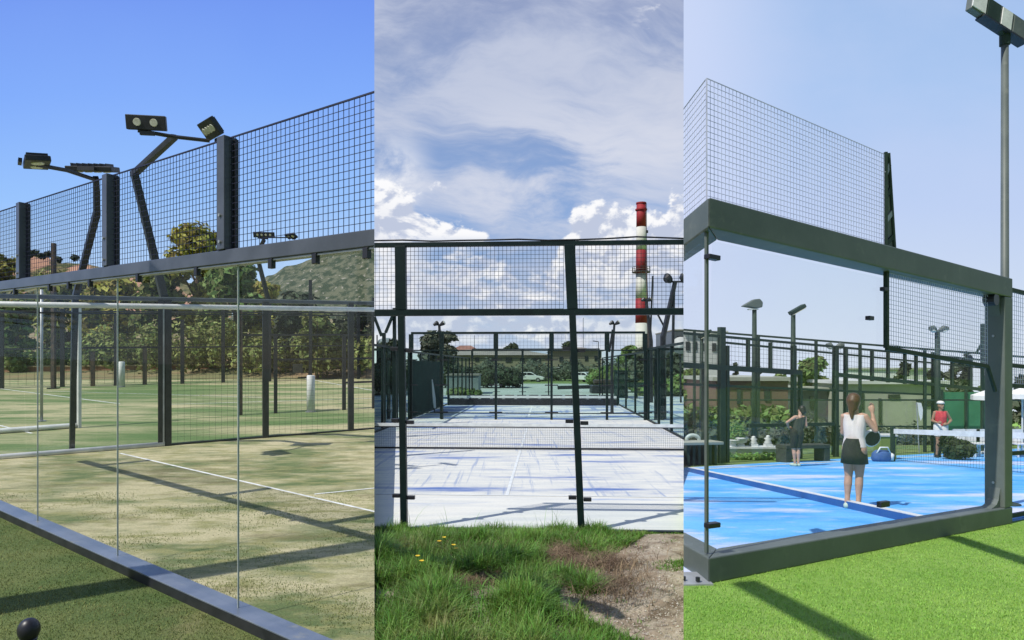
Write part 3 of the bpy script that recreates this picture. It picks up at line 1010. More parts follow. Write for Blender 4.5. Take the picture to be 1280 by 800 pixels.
# trees and slopes behind
yt = 44
def ltree(name, label, px, top, y, w, m, n, size, seed, kind='pine', tf=.22):
    g = FL.on(px, y)
    return tree(name, label, 'tree', g, hgt(g, top), w * y / FP, M[m], n, size, seed, kind, 'pines behind the turf courts', 'L', tf)
ltree('pine_tree', 'tall yellowish pine whose top shows above the beam, right of the tall mast', 247, 284, 44, 62, 'leaf_yellow', 5200, .3, 11)
ltree('pine_tree', 'dense dark green pine below the yellowish pine, behind the double post', 196, 335, 42, 46, 'leaf_pine', 3600, .28, 12)
ltree('pine_tree', 'broad green pine right of the tall yellowish one', 296, 322, 40, 58, 'leaf_green', 4200, .28, 13)
ltree('pine_tree', 'small yellowish pine at the foot of the rocky hill', 335, 352, 40, 38, 'leaf_yellow', 2600, .26, 14)
ltree('pine_tree', 'dark pine low behind the gate opening', 372, 368, 37, 48, 'leaf_dark', 3000, .26, 15)
ltree('pine_tree', 'bright needled pine behind the larger white post', 396, 392, 33, 36, 'leaf_pine', 2600, .22, 16)
ltree('pine_tree', 'dark pine at the right end of the turf courts', 452, 380, 36, 48, 'leaf_dark', 3200, .26, 17)
ltree('pine_tree', 'yellow green pine cut by the left edge', 8, 316, 46, 44, 'leaf_yellow', 4000, .3, 18)
ltree('pine_tree', 'bushy bright green tree near the left edge behind the glass', 18, 378, 36, 40, 'leaf_green', 3200, .24, 19, 'broad', .1)
ltree('pine_tree', 'olive pine behind the slim post', 84, 344, 47, 60, 'leaf_pine', 4200, .3, 20)
ltree('pine_tree', 'olive pine between the white gate frame and the tall mast', 146, 346, 46, 58, 'leaf_yellow', 3800, .3, 21)
hedge_line(FL, [(120, 408, 38), (190, 402, 38), (260, 398, 37), (330, 404, 36), (420, 412, 35), (500, 410, 35)], 4, 13000, .16, 'hedge', 'long mixed thicket under the pines behind the turf courts', M['leaf_pine'], 5, 'L')
hedge_line(FL, [(-60, 412, 40), (20, 418, 40), (70, 430, 39), (110, 418, 39), (150, 404, 39)], 4, 6500, .16, 'hedge', 'lower thicket on the earth bank behind the white gate frame', M['leaf_green'], 6, 'L')
hill('rocky_hill', [(285, 400), (318, 352), (338, 338), (360, 325), (400, 318), (440, 313), (480, 304), (560, 296)], 260, 205, M['hill'], FL, 'L', 3.1, 3.2)
hill('reddish_hill', [(-200, 330), (-60, 322), (5, 326), (28, 314), (50, 315), (75, 322), (105, 322), (150, 331), (200, 345), (250, 360), (290, 372)], 300, 235, M['hill_red'], FL, 'L', 8.4, 3.0)
structure('dry_bank', [FL.on(-250, 33, .02), FL.on(560, 33, .02), FL.on(560, 60, 1.9), FL.on(-250, 60, 1.9)], M['bank'], 'L')
structure('dry_bank', [FL.on(-250, 60, 1.9), FL.on(560, 60, 1.9), FL.on(560, 120, 5), FL.on(-250, 120, 5)], M['bank'], 'L')
for i, (px, py, y) in enumerate([(36, 318, 230), (44, 316, 235), (52, 320, 228), (60, 318, 236), (72, 324, 230), (93, 322, 240)]):
    g = at(px, py, y)
    s = shrub_mass('shrub', 'dark round shrub on the crest of the reddish hill', 'shrub', [(g, 1.6, 1.6, 1.2)], M['leaf_dark'], 160, .7, 60 + i, 'shrubs on the reddish hill', 'L')

# the gantry added unseen left of the viewer; its beam is placed to throw the broad shadow over the turf
sh = Z * 5.6
k = 5.6 / math.tan(SUN_EL)
dh = V((-math.sin(SUN_AZ), -math.cos(SUN_AZ), 0))      # ground heading of the shadows
e1, e0 = FL.g(462, 681), FL.g(-40, 762)
t = thing('steel_gantry', 'dark steel gantry of the neighbouring court standing left of the turf', 'gantry', e0 - dh * k)
c1, c0 = e1 - dh * k + sh, e0 - dh * k + sh
MB().bar(c0, c1, .34, .3).build('beam', M['steel_grey'], t)
for q in (c0, c0.lerp(c1, .45)): MB().bar(V((q.x, q.y, FL.z(q.x, q.y))), q - Z * .1, .14, .14).build('post', M['steel_grey'], t)

# turf fibres near the viewer
rp_ = random.Random(21)
mb = MB()
for _ in range(60000):
    y = 3.2 + 6.3 * rp_.random() ** 1.3
    x = rp_.uniform(max(-.83 * y, -8), KL * y)
    z = FL.z(x, y) + .002
    a_ = rp_.uniform(0, 6.283)
    h_ = rp_.uniform(.008, .02)
    d_ = V((math.cos(a_), math.sin(a_), 0))
    q_ = V((x, y, z))
    dd = (q_ - B0 - off)
    if abs(dd.dot(nL)) < .11: continue
    if dd.dot(nL) > 0 and noise.noise(V((x * .9, y * 1.6, 1))) + rp_.uniform(-.3, .3) > -.12: continue
    mb._add([q_ - d_ * .004, q_ + d_ * .004, q_ + V((-d_.y, d_.x, 0)) * h_ * rp_.uniform(-.8, .8) + Z * h_], [(0, 1, 2)])
o = mb.build('turf_fibres', M['pile_l'], None, 'L')
o['kind'] = 'stuff'
# ================================================================== CENTRE: court dusted with white sand, works chimney behind
def cp(a, b, h=0): return FC.pt(a, b, h)
LEN, HW = 18.4, 5.02
def cslab(name, b0, b1, m, dz, a0=-HW, a1=HW): return structure(name, [cp(a0, b0), cp(a1, b0), cp(a1, b1), cp(a0, b1)], M[m], 'C', dz)
cslab('sanded_court_end', -.04, 2.42, 'strip_c', .006)
cslab('sanded_court', 2.42, LEN, 'white_c', .006)
cslab('sanded_court_second', LEN, 40.5, 'white_c2', .006)
cslab('yard', 40.5, 75, 'gravel_yard', .004, -12, 10)
cslab('verge', 75, 160, 'lawn', .008, -40, 40)
for sd_, a0, a1 in (('side_yard', -16, -HW - .1), ('side_yard', HW + .1, 16)):
    cslab(sd_, -.04, 40.5, 'white_c2' if a0 > 0 else 'white_c2', .003, a0, a1)


def cline(a0, b0, a1, b1, w=.06):
    d = (cp(a1, b1) - cp(a0, b0)).normalized()
    n = V((-d.y, d.x, 0)) * w / 2
    p, q = cp(a0, b0, .012), cp(a1, b1, .012)
    structure('court_line', [p - n, q - n, q + n, p + n], M['white'], 'C')
cline(.09, 2.45, .09, 16.2)
cline(-HW, 2.42, HW, 2.42, .05)
cline(0, LEN + 1.5, 0, 27.5, .09)
cline(-HW, LEN + 1.2, HW, LEN + 1.2, .07)

# near end wall
t = thing('court_end_wall', 'near end wall of the sanded court, dark green posts, glass and wire mesh band', 'court wall', cp(0, 0))
def lean(a): return a * .955 - .105
PA = [-3.56, -1.185, 1.255, 3.7]
for a in PA:
    lo, up = cp(a, 0), cp(lean(a), 0)
    mid = lo.lerp(up, .75)
    MB().bar(lo, mid + Z * 2.97, .09, .09, FC.u1).build('post', M['steel_green'], t, 'C', bevel=.004)
    MB().bar(mid + Z * 3.05, up + Z * 3.93, .145, .1, FC.u1).build('upper_post', M['steel_green'], t, 'C', bevel=.004)
    for h in (.47, 1.51, 2.5):
        c = lo.lerp(up, h / 4) + Z * h
        for s in (-1, 1):
            MB().bar(c + FC.u1 * s * .05 + Z * s * -.012, c + FC.u1 * s * .155 + Z * s * -.012, .06, .05).build('clamp', M['black'], t, 'C', bevel=.004)
MB().bar(cp(-6, 0, 3.01), cp(6, 0, 3.01), .09, .085).build('middle_beam', M['steel_green'], t, 'C', bevel=.004)
MB().bar(cp(-6, 0, 3.95), cp(6, 0, 3.95), .07, .06).build('top_rail', M['steel_green'], t, 'C', bevel=.004)
MB().bar(cp(-6, 0, .02), cp(6, 0, .02), .08, .05).build('base_rail', M['steel_green'], t, 'C')
mb = MB()
pts = [cp(-6 + i * .4, -.03, 3.99 + .018 * math.sin(i * 1.3) + (.02 if i % 6 < 3 else 0)) for i in range(31)]
mb.tube(pts, .012, 6)
mb.build('loose_cable', M['black'], t, 'C', True)
for i in range(3):
    a, b = PA[i], PA[i + 1]
    MB().netting(cp(lean(a) + .08, .02), cp(lean(b) - .08, .02), 3.06, 3.92, 3.06, 3.92, .056, .0032).build('mesh_panel', M['wire_green'], t, 'C')
    MB().bar(cp(a + .02, 0, 1.5), cp(b - .02, 0, 1.5), .012, 2.9).build('glass_pane', M['glass_c'], t, 'C')

# nets
def net(label, b, h, tape, m_net='wire_dark', cell=.05, hw=4.98, band=.05):
    t = thing('court_net', label, 'net', cp(-hw, b))
    for s in (-1, 1):
        MB().bar(cp(hw * s, b), cp(hw * s, b, h + .05), .09, .09, FC.u1).build('net_post', M['steel_green'], t, 'C')
    MB().bar(cp(-hw + .05, b, h - tape / 2), cp(hw - .05, b, h - tape / 2), .02, tape).build('tape', M['white'], t, 'C')
    MB().bar(cp(-hw + .05, b, band / 2 + .02), cp(hw - .05, b, band / 2 + .02), .02, band).build('bottom_band', M['black'], t, 'C')
    MB().bar(cp(-hw + .05, b, h - tape - .015), cp(hw - .05, b, h - tape - .015), .015, .03).build('cord', M['black'], t, 'C')
    MB().netting(cp(-hw + .05, b), cp(hw - .05, b), band, h - tape, band, h - tape, cell, .0026).build('mesh', M[m_net], t, 'C')
net('long low net across the sanded court, white tape over a fine dark mesh', 8.55, .72, .085)
net('farther net with a solid dark lower half, seen beyond the glass of the second wall', 28.3, .56, .13, 'black', .07, 4.9, .36)

# far end wall of the first court and the end wall of the second
def cross_wall(label, b, posts, hp, hg, w_up, w_lo, gm, ext, rails=(.28,), low=0.0):
    t = thing('court_cross_wall', label, 'court wall', cp(posts[0], b))
    for a in posts:
        MB().bar(cp(a, b), cp(a, b, hg), w_lo, .1, FC.u1).build('post', M['steel_green'], t, 'C')
        MB().bar(cp(a, b, hg), cp(a, b, hp - .05), w_up, .1, FC.u1).build('upper_post', M['steel_green'], t, 'C')
        for h in (.32, hg * .5, hg - .4):
            MB().bar(cp(a - .28, b - .06, h), cp(a + .28, b - .06, h), .03, .045).build('clamp', M['black'], t, 'C')
    a0, a1 = posts[0], posts[-1]
    MB().bar(cp(a0 - ext, b, hp), cp(a1 + ext, b, hp), .1, .095).build('top_rail', M['steel_green'], t, 'C')
    MB().bar(cp(a0, b, hg), cp(a1, b, hg), .06, .05).build('glass_rail', M['steel_green'], t, 'C')
    for h in rails: MB().bar(cp(a0, b, h), cp(a1, b, h), .04, .04).build('rail', M['steel_green'], t, 'C')
    for i in range(len(posts) - 1):
        a, c = posts[i], posts[i + 1]
        MB().bar(cp(a + .03, b, hg / 2 + .04), cp(c - .03, b, hg / 2 + .04), .012, hg - .1).build('glass_pane', M[gm], t, 'C')
        MB().netting(cp(a + .1, b), cp(c - .1, b), hg + .05, hp - .08, hg + .05, hp - .08, .16, .004).build('mesh_panel', M['wire_green'], t, 'C')
    return t
cross_wall('second glass wall across the far end of the sanded court, slim dark posts', LEN, [-5.0, -3.68, -1.35, 1.02, 3.36, 4.95], 3.7, 2.95, .19, .1, 'glass_c2', .0)
cross_wall('farthest thin glass wall closing the second court, in front of the pale yard', 40.3, [-4.9, -3.0, -1.0, 1.0, 3.0, 4.9], 3.6, 2.9, .16, .1, 'glass_c2', 0, ())
# walls of the neighbouring courts, in line with the second wall
def stub(label, a0, a1, b, posts, hp):
    t = thing('court_cross_wall', label, 'court wall', cp(a0, b))
    for a in posts: MB().bar(cp(a, b), cp(a, b, hp - .05), .13, .12, FC.u1).build('post', M['steel_green'], t, 'C')
    for a in posts:
        for h in (.35, 1.5, 2.6): MB().bar(cp(a - .25, b - .07, h), cp(a + .25, b - .07, h), .03, .045).build('clamp', M['black'], t, 'C')
    MB().bar(cp(a0, b, hp), cp(a1, b, hp), .1, .1).build('top_rail', M['steel_green'], t, 'C')
    MB().bar(cp(a0, b, 1.5), cp(a1, b, 1.5), .012, 2.9).build('glass_pane', M['glass_c2'], t, 'C')
stub('left neighbouring court wall with two close dark posts', -9, -5.1, LEN + .1, (-8, -6.0, -5.78), 3.0)
stub('right neighbouring court wall with two close dark posts', 5.1, 9, LEN + .1, (5.42, 5.68, 7.6), 3.0)

# side walls of both courts
def side_wall(label, a, b0, b1, h, step, hg=2.9, gm='glass_c2', screen=None):
    t = thing('court_side_wall', label, 'court wall', cp(a, b0))
    n = int((b1 - b0) / step)
    for i in range(n + 1):
        b = b0 + (b1 - b0) * i / n
        MB().bar(cp(a, b), cp(a, b, h - .04), .09, .11, FC.u1).build('post', M['steel_green'], t, 'C')
    MB().bar(cp(a, b0, h), cp(a, b1, h), .08, .08).build('top_rail', M['steel_green'], t, 'C')
    MB().bar(cp(a, b0, .03), cp(a, b1, .03), .06, .06).build('base_rail', M['steel_green'], t, 'C')
    MB().bar(cp(a, b0 + .05, hg / 2 + .06), cp(a, b1 - .05, hg / 2 + .06), .012, hg - .05).build('glass_pane', M[gm], t, 'C')
    if screen:
        MB().bar(cp(a + .06, screen[0], screen[2] / 2 + .08), cp(a + .06, screen[1], screen[2] / 2 + .08), .01, screen[2]).build('windscreen', M['screen'], t, 'C')
side_wall('left side wall of the sanded court, dark posts and glass', -HW - .06, 9.5, LEN - .1, 3.0, 2.0)
side_wall('right side wall of the sanded court, dark posts and glass', HW + .06, 8.5, LEN - .1, 3.0, 2.0)
side_wall('left side wall of the second court hung with dark green windscreen', -HW - .06, LEN + .3, 40.0, 2.9, 2.0, 2.8, 'glass_c2', (LEN + .4, 26.5, 2.45))
side_wall('right side wall of the second court, dark green posts', HW + .06, LEN + .3, 40.0, 2.9, 3.2, 2.8, 'glass_c2')
t = thing('paddle_board', 'pale leaf shaped board leaning on the dark green windscreen', 'board', cp(-4.85, 22.5))
outl = [(.0, 0), (.16, .05), (.2, .35), (.12, .7), (.03, .98), (-.02, .98), (-.07, .6), (-.08, .2)]
MB().prism(outl, cp(-4.75, 22.6, .15), FC.u2 * 1.3 + FC.u1 * .25, Z * 1.5 - FC.u1 * .12, FC.u1 * .03).build('board', M['bwhite'], t, 'C')
MB().bar(cp(-4.72, 22.55, .0), cp(-4.74, 22.6, .2), .05, .05).build('foot', M['steel_green'], t, 'C')

# floodlight masts
def cmast(label, px, py_top, y, px0, arm=True, brace=None, w=.11, r=.17):
    g = V(((px0 - CX) / FP * y, y, 0))
    top = at(px, py_top, y)
    t = thing('floodlight_mast', label, 'floodlight mast', g)
    kn = g.lerp(top, .6)
    kn = V((g.x, g.y, kn.z))
    MB().tube([g, kn, top], [w, w * .9, w * .7], 6).build('pole', M['steel_dark'], t, 'C')
    if brace:
        for q0, q1 in brace: MB().bar(at(*q0), at(*q1), .1, .1).build('brace', M['steel_dark'], t, 'C')
    MB().bar(top - FC.u1 * r * 1.5, top + FC.u1 * r * 1.5, .06, .06).build('cross_arm', M['steel_dark'], t, 'C')
    for s in (-1, 1):
        c = top + FC.u1 * s * r * 1.4 + Z * r * .5
        ax = V((.8, -.3 * s, .5)).normalized()
        f = MB().tube([c - ax * .12, c + ax * .03, c + ax * .1], [r * .55, r, r * .95], 12).build('floodlight', M['steel_dark'], t, 'C')
        if f: MB().tube([c + ax * .101, c + ax * .115], [r * .8, r * .75], 12).build('lens', M['lens'], f, 'C')
cmast('small leaning floodlight mast at the second wall in front of a grey bush', 549, 406, 27.6, 552, r=.1, w=.08)
cmast('slim floodlight mast between the two right posts of the second wall', 768, 405, 31, 765, r=.1, w=.08, brace=[((761.5, 440, 31), (766, 412, 31))])
cmast('large leaning floodlight mast with two round lamps at the right end of the mesh band', 844, 352, 27.5, 829, r=.24, w=.14, brace=[((841, 440, 27.5), (842.5, 352, 27.5))])
cmast('dark vertical floodlight mast just right of the chimney with a lamp at its top', 808, 376, 40, 814, r=.14, w=.13, brace=[((816, 345, 40), (812, 440, 40)), ((832, 412, 40), (818, 385, 40))])
t = thing('braced_mast', 'dark mast foot with crossing braces at the left end of the middle beam', 'mast', V(((480 - CX) / FP * 24, 24, 0)))
for q0, q1 in (((477, 420, 24), (468, 396, 24)), ((482, 416, 24), (493.5, 388, 24))): MB().bar(at(*q0), at(*q1), .1, .1).build('brace', M['steel_green'], t, 'C')
MB().bar(V(((493 - CX) / FP * 24, 24.1, 0)), at(493, 385, 24.1), .12, .12, FC.u1).build('pole', M['steel_green'], t, 'C')
MB().bar(V(((480 - CX) / FP * 24, 24, 0)), at(480, 416, 24), .12, .12, FC.u1).build('pole', M['steel_green'], t, 'C')
t = thing('water_tank', 'grey round topped tank behind the braced mast foot at the left', 'tank', V(((483 - CX) / FP * 60, 60, 0)))
c = V(((483 - CX) / FP * 60, 60, 0))
MB().tube([c, c + Z * 4.3, c + Z * 4.75, c + Z * 4.95], [.9, .9, .75, .3], 20).build('tank_body', M['shed'], t, 'C', True)
MB().bar(c + V((-.75, -.6, 0)), c + V((-.75, -.6, 5.2)), .1, .1).build('ladder_post', M['steel_dark'], t, 'C')

# kiosk, shed, booth
def hut(name, label, cat, px0, px1, ytop, y, depth, m, roofm='roof_grey', windows=(), over=.15):
    x0, x1 = (px0 - CX) / FP * y, (px1 - CX) / FP * y
    h = at(0, ytop, y).z
    t = thing(name, label, cat, V(((x0 + x1) / 2, y + depth / 2, 0)))
    MB().box(V(((x0 + x1) / 2, y + depth / 2, h / 2)), x1 - x0, depth, h).build('wall', M[m], t, 'C')
    MB().box(V(((x0 + x1) / 2, y + depth / 2, h + .06)), x1 - x0 + over, depth + over, .12).build('roof', M[roofm], t, 'C')
    for a, b, c, d in windows:
        p0, p1 = at(a, c, y), at(b, d, y)
        w_ = MB().box(V(((p0.x + p1.x) / 2, y - .02, (p0.z + p1.z) / 2)), p1.x - p0.x, .06, p0.z - p1.z).build('window', M['dark_win'], t, 'C')
        if w_: MB().box(V(((p0.x + p1.x) / 2, y - .04, p1.z - .04)), p1.x - p0.x + .1, .08, .06).build('sill', M['bwhite'], w_, 'C')
    return t
hut('kiosk', 'small pale kiosk with dark windows behind the left corner of the second wall', 'kiosk', 520, 548, 467, 44, 3, 'kiosk', 'shed', [(534, 542, 474, 485), (521, 526, 472, 486)])
hut('shed', 'blue grey sheet metal shed beyond the second court', 'shed', 558, 598, 469.5, 52, 4, 'shed')
hut('booth', 'narrow dark green booth at the right of the second court', 'booth', 773, 783, 465, 46, 2, 'screen', 'screen')
hut('store_building', 'low dark building with a grey roof at the right edge behind the mast', 'building', 843, 900, 413, 70, 9, 'steel_grey', 'roof_grey', [(846, 853, 420, 428)])
t = thing('satellite_dish', 'pale round dish beside the low dark building at the right edge', 'dish', V(((851 - CX) / FP * 40, 40, 0)))
c = at(851, 433, 40)
MB().tube([V((c.x, 40, 0)), c + V((0, .1, 0))], .06, 8).build('pole', M['steel_dark'], t, 'C')
MB().tube([c + V((0, .05, 0)), c + V((-.03, -.1, .03)), c + V((-.06, -.22, .06))], [.1, .4, .55], 20).build('reflector', M['dish'], t, 'C', True)
t = thing('storage_rack', 'dark green open rack beside the narrow booth', 'rack', V(((790 - CX) / FP * 45, 45, 0)))
for px in (784, 796, 807): MB().bar(V(((px - CX) / FP * 45, 45, 0)), at(px, 463, 45), .1, .1).build('upright', M['steel_green'], t, 'C')
for py in (464, 474, 481, 490): MB().bar(at(784, py, 45), at(807, py, 45), .5, .35 if py == 481 else .07).build('shelf', M['screen'], t, 'C')
t = thing('stacked_beams', 'low stack of dark beams lying on the pale yard', 'beam stack', V(((735 - CX) / FP * 56, 56, 0)))
MB().bar(at(697, 484.5, 56), at(760, 483, 56), .5, .3).build('beam', M['steel_dark'], t, 'C')
MB().bar(V(((738 - CX) / FP * 54, 54, .35)), V(((775 - CX) / FP * 54, 54, .35)), 1.5, .7).build('beam', M['steel_dark'], t, 'C', bevel=.1)
MB().bar(V(((742 - CX) / FP * 55, 55, .95)), V(((765 - CX) / FP * 55, 55, .95)), 1.0, .4).build('beam', M['rust'], t, 'C', bevel=.1)
for i, px in enumerate(range(592, 770, 15)):
    p = V(((px - CX) / FP * 43.5, 43.5, 0))
    tag(MB().box(p + Z * .16, .62, .3, .32, .04 * (i % 3)).build('kerb_block', M['rust'] if i % 5 == 3 else M['steel_dark'], None, 'C', bevel=.03, origin=p), 'dark block in the low row along the near edge of the pale yard', 'block', 'blocks along the yard')

# long building, house
def building(name, label, px0, px1, yroof, y, depth, wallm, roofm, rise, windows, wing=None):
    x0, x1 = (px0 - CX) / FP * y, (px1 - CX) / FP * y
    h = at(0, yroof, y).z
    cx = (x0 + x1) / 2
    t = thing(name, label, 'building', V((cx, y + depth / 2, 0)))
    MB().box(V((cx, y + depth / 2, h / 2)), x1 - x0, depth, h).build('wall', M[wallm], t, 'C')
    o = .5
    r0 = [(x0 - o, y - o, h + .02), (x1 + o, y - o, h + .02), (x1 + o, y + depth + o, h + .02), (x0 - o, y + depth + o, h + .02)]
    ins = min(depth / 2, (x1 - x0) / 3)
    r1 = [(x0 + ins, y + depth / 2, h + rise), (x1 - ins, y + depth / 2, h + rise)]
    rf = MB()._add([V(p) for p in r0 + r1], [(0, 1, 5, 4), (2, 3, 4, 5), (1, 2, 5), (3, 0, 4), (3, 2, 1, 0)]).build('roof', M[roofm], t, 'C')
    for a, b, c, d in windows:
        p0, p1 = at(a, c, y), at(b, d, y)
        MB().box(V(((p0.x + p1.x) / 2, y - .03, (p0.z + p1.z) / 2)), p1.x - p0.x, .14, p0.z - p1.z).build('window', M['dark_win'], t, 'C')
    return t
building('long_building', 'long low beige building with a flat grey roof behind the parked cars', 540, 690, 444, 120, 12, 'beige', 'roof_grey', 1.2,
         [(594, 599, 447, 452), (612, 620, 447, 452), (632, 640, 447, 453), (664, 676, 448, 454), (650, 656, 448, 453)])
building('gabled_building', 'beige building with pale roof right of the cars, behind the clamp of the right post', 690, 752, 439, 118, 12, 'beige', 'roof_grey', .9,
         [(699, 704, 446, 452), (712, 717, 446, 453), (731, 735, 445, 451), (743, 747, 445, 451)])
building('red_roof_house', 'house with a brown red hipped roof beyond the long beige building', 560, 600, 440, 150, 10, 'beige', 'roof_red', 1.7, [])
building('dark_garage', 'low dark garage block behind the white cars', 690, 722, 460, 112, 5, 'steel_grey', 'roof_grey', .2, [(694, 700, 463, 473), (708, 714, 463, 473)])

# chimney
yc = 150
c = V(((801.5 - CX) / FP * yc, yc, 0))
t = thing('factory_chimney', 'tall red and white banded factory chimney rising above the mesh band', 'chimney', c)
bands = [(460, 404, 'white'), (404, 373.5, 'red'), (373.5, 342, 'white'), (342, 313, 'red'), (313, 284, 'white'), (284, 255, 'red')]
def crad(z): return 1.5 - .42 * min(1, z / 41)
for i, (pa, pb, cc) in enumerate(bands):
    za, zb = max(0, at(0, pa, yc).z), at(0, pb, yc).z
    if i == 0: za = 0
    MB().tube([c + Z * za, c + Z * zb], [crad(za), crad(zb)], 32).build('red_band' if cc == 'red' else 'white_band', M['chim_' + cc], t, 'C', True)
zt = at(0, 255, yc).z
MB().tube([c + Z * zt, c + Z * (zt + .3)], [crad(zt) + .12, crad(zt) + .12], 32).build('rim', M['chim_red'], t, 'C')
MB().tube([c + Z * (zt - 1.5), c + Z * (zt - 1.2)], [crad(zt) + .3, crad(zt) + .3], 32).build('rim', M['chim_red'], t, 'C')
zp = at(0, 340, yc).z
g_ = MB()
g_.tube([c + Z * (zp - .15), c + Z * zp], [crad(zp) + .9, crad(zp) + .9], 24)
g_.build('gallery', M['rust'], t, 'C')
for k in range(12):
    an = k * math.pi / 6
    q = c + V((math.cos(an), math.sin(an), 0)) * (crad(zp) + .85) + Z * zp
    MB().bar(q, q + Z * 1.1, .08, .08).build('gallery_rail', M['rust'], t, 'C')
for h in (.55, 1.08):
    mb = MB()
    for k in range(24):
        a0, a1 = k * math.pi / 12, (k + 1) * math.pi / 12
        mb.wire(c + V((math.cos(a0), math.sin(a0), 0)) * (crad(zp) + .85) + Z * (zp + h), c + V((math.cos(a1), math.sin(a1), 0)) * (crad(zp) + .85) + Z * (zp + h), .05)
    mb.build('gallery_rail', M['rust'], t, 'C')
mb = MB()
for s in (0, .4): mb.bar(c + V((crad(0) * .94 + .1, -.6 + s, 1)), c + V((crad(zt) * .94 + .1, -.6 + s, zt)), .06, .06)
mb.build('ladder', M['rust'], t, 'C')
MB().box(c + V((crad(38) + .15, -.4, at(0, 290, yc).z)), .5, .5, .6).build('warning_lamp', M['steel_dark'], t, 'C')
p = V(((812.5 - CX) / FP * 90, 90, 0))
t = thing('lattice_pole', 'slim dark pole standing close beside the chimney on its right', 'pole', p)
MB().tube([p, at(808, 338, 90)], [.2, .1], 8).build('pole', M['rust'], t, 'C')
MB().bar(at(806, 376, 90), at(812, 374, 90), .3, .4).build('lamp', M['steel_dark'], t, 'C')
for i, (px, tpy, y) in enumerate(((729, 398, 130), (748, 427, 90), (593, 420, 140))):
    p = V(((px - CX) / FP * y, y, 0))
    lab = ['thin distant aerial pole above the gabled building', 'distant curved street lamp between the right posts', 'thin distant pole left of the first inner post'][i]
    t = thing('distant_pole', lab, 'pole', p)
    top = at(px, tpy, y)
    MB().tube([p, top], [.09, .05], 6).build('pole', M['steel_dark'], t, 'C')
    MB().bar(top, top + V((-.8 if i == 1 else .1, 0, .1)), .12, .1).build('head', M['steel_dark'], t, 'C')

# parked cars
def car(label, px, y, m, yaw, group='parked cars behind the yard'):
    c = V(((px - CX) / FP * y, y, .008))
    t = thing('parked_car', label, 'car', c, group)
    ca, sa = math.cos(yaw), math.sin(yaw)
    ux, uy = V((ca, sa, 0)), V((-sa, ca, 0))
    side = [(-2.1, .35), (-2.15, .75), (-1.95, .92), (-1.1, .98), (.95, .95), (1.9, .78), (2.12, .6), (2.1, .32)]
    MB().prism(side, c - uy * .85, ux, Z, uy * 1.7).build('body', M[m], t, 'C', bevel=.06)
    cab = [(-1.75, .95), (-1.35, 1.38), (-.2, 1.45), (.35, 1.4), (1.15, .94)]
    MB().prism(cab, c - uy * .74, ux, Z, uy * 1.48).build('cabin', M[m], t, 'C', bevel=.05)
    for s in (-1, 1):
        o = c + uy * s * .745
        MB().prism([(-1.5, .99), (-1.22, 1.32), (-.35, 1.37), (-.35, .99)], o, ux, Z, uy * s * .012).build('side_window', M['dark_win'], t, 'C')
        MB().prism([(-.27, .99), (-.27, 1.37), (.3, 1.33), (.85, .99)], o, ux, Z, uy * s * .012).build('side_window', M['dark_win'], t, 'C')
    MB()._add([c + ux * .44 + Z * 1.385 - uy * .62, c + ux * .44 + Z * 1.385 + uy * .62, c + ux * 1.15 + Z * .98 + uy * .68, c + ux * 1.15 + Z * .98 - uy * .68], [(0, 1, 2, 3)]).build('windscreen', M['dark_win'], t, 'C')
    for a in (-1.3, 1.3):
        for s in (-1, 1):
            q = c + ux * a + uy * s * .8 + Z * .32
            w_ = MB().tube([q - uy * .1, q + uy * .1], .32, 18).build('wheel', M['tyre'], t, 'C')
            if w_: MB().tube([q + uy * s * .101, q + uy * s * .115], .19, 12).build('rim', M['car_silver'], w_, 'C')
    for s in (-1, 1):
        q = c + ux * 2.08 + uy * s * .6 + Z * .66
        MB().bar(q - uy * .18, q + uy * .18, .1, .12).build('headlight', M['lens'], t, 'C')
car('white hatchback parked left of the slim middle post, nose to the right', 662, 93, 'car_white', math.radians(-8))
car('pale silver car half hidden behind the slim middle post', 687, 104, 'car_silver', math.radians(4))
car('white car seen at an angle right of the tall right post', 733, 92, 'car_white', math.radians(-52))
car('distant white car between the two other white cars', 671, 108, 'car_white', math.radians(175))

# planting behind the courts
def ctree(label, px, top, y, w, m, n, size, seed, kind='broad', tf=.15):
    g = V(((px - CX) / FP * y, y, 0))
    return tree('tree', label, 'tree', g, at(0, top, y).z, w * y / FP, M[m], n, size, seed, kind, 'trees behind the courts', 'C', tf)
ctree('grey round bush tree behind the leaning mast at the left corner', 548, 417, 75, 42, 'leaf_grey', 3000, .4, 31)
ctree('dark tree against the sky beside the first inner post', 638, 431, 130, 17, 'leaf_dark', 1400, .6, 32)
ctree('small dark tree left of the right post clamp', 709, 426, 140, 13, 'leaf_dark', 900, .6, 33)
ctree('olive tree left of the chimney foot', 785, 433, 110, 22, 'leaf_green', 1800, .5, 34)
ctree('pale grey tree in front of the chimney foot', 806, 437, 80, 30, 'leaf_grey', 1800, .4, 35)
ctree('dark rounded tree at the left behind the braced mast', 488, 424, 55, 26, 'leaf_dark', 1800, .35, 36)
ctree('grey tree right of the right corner posts', 838, 443, 60, 30, 'leaf_grey', 1600, .35, 37)
def csh(label, pts, y, m, n, size, seed, dep=3):
    cl = []
    for px, top, hw_ in pts:
        x = (px - CX) / FP * y
        h = max(.4, at(0, top, y).z)
        cl.append((V((x, y, h * .5)), hw_ * y / FP, dep, h * .52))
    return shrub_mass('hedge', label, 'hedge', cl, M[m], n, size, seed, None, 'C')
csh('long grey green scrub line under the beige buildings', [(470 + i * 14, 452 + 5 * math.sin(i * 1.7), 12) for i in range(28)], 100, 'leaf_grey', 11000, .32, 41, 6)
csh('dark hedge behind the shed and the left posts', [(560, 456, 14), (585, 459, 14), (610, 458, 14), (630, 459, 12), (645, 462, 10)], 68, 'leaf_dark', 6000, .25, 42)
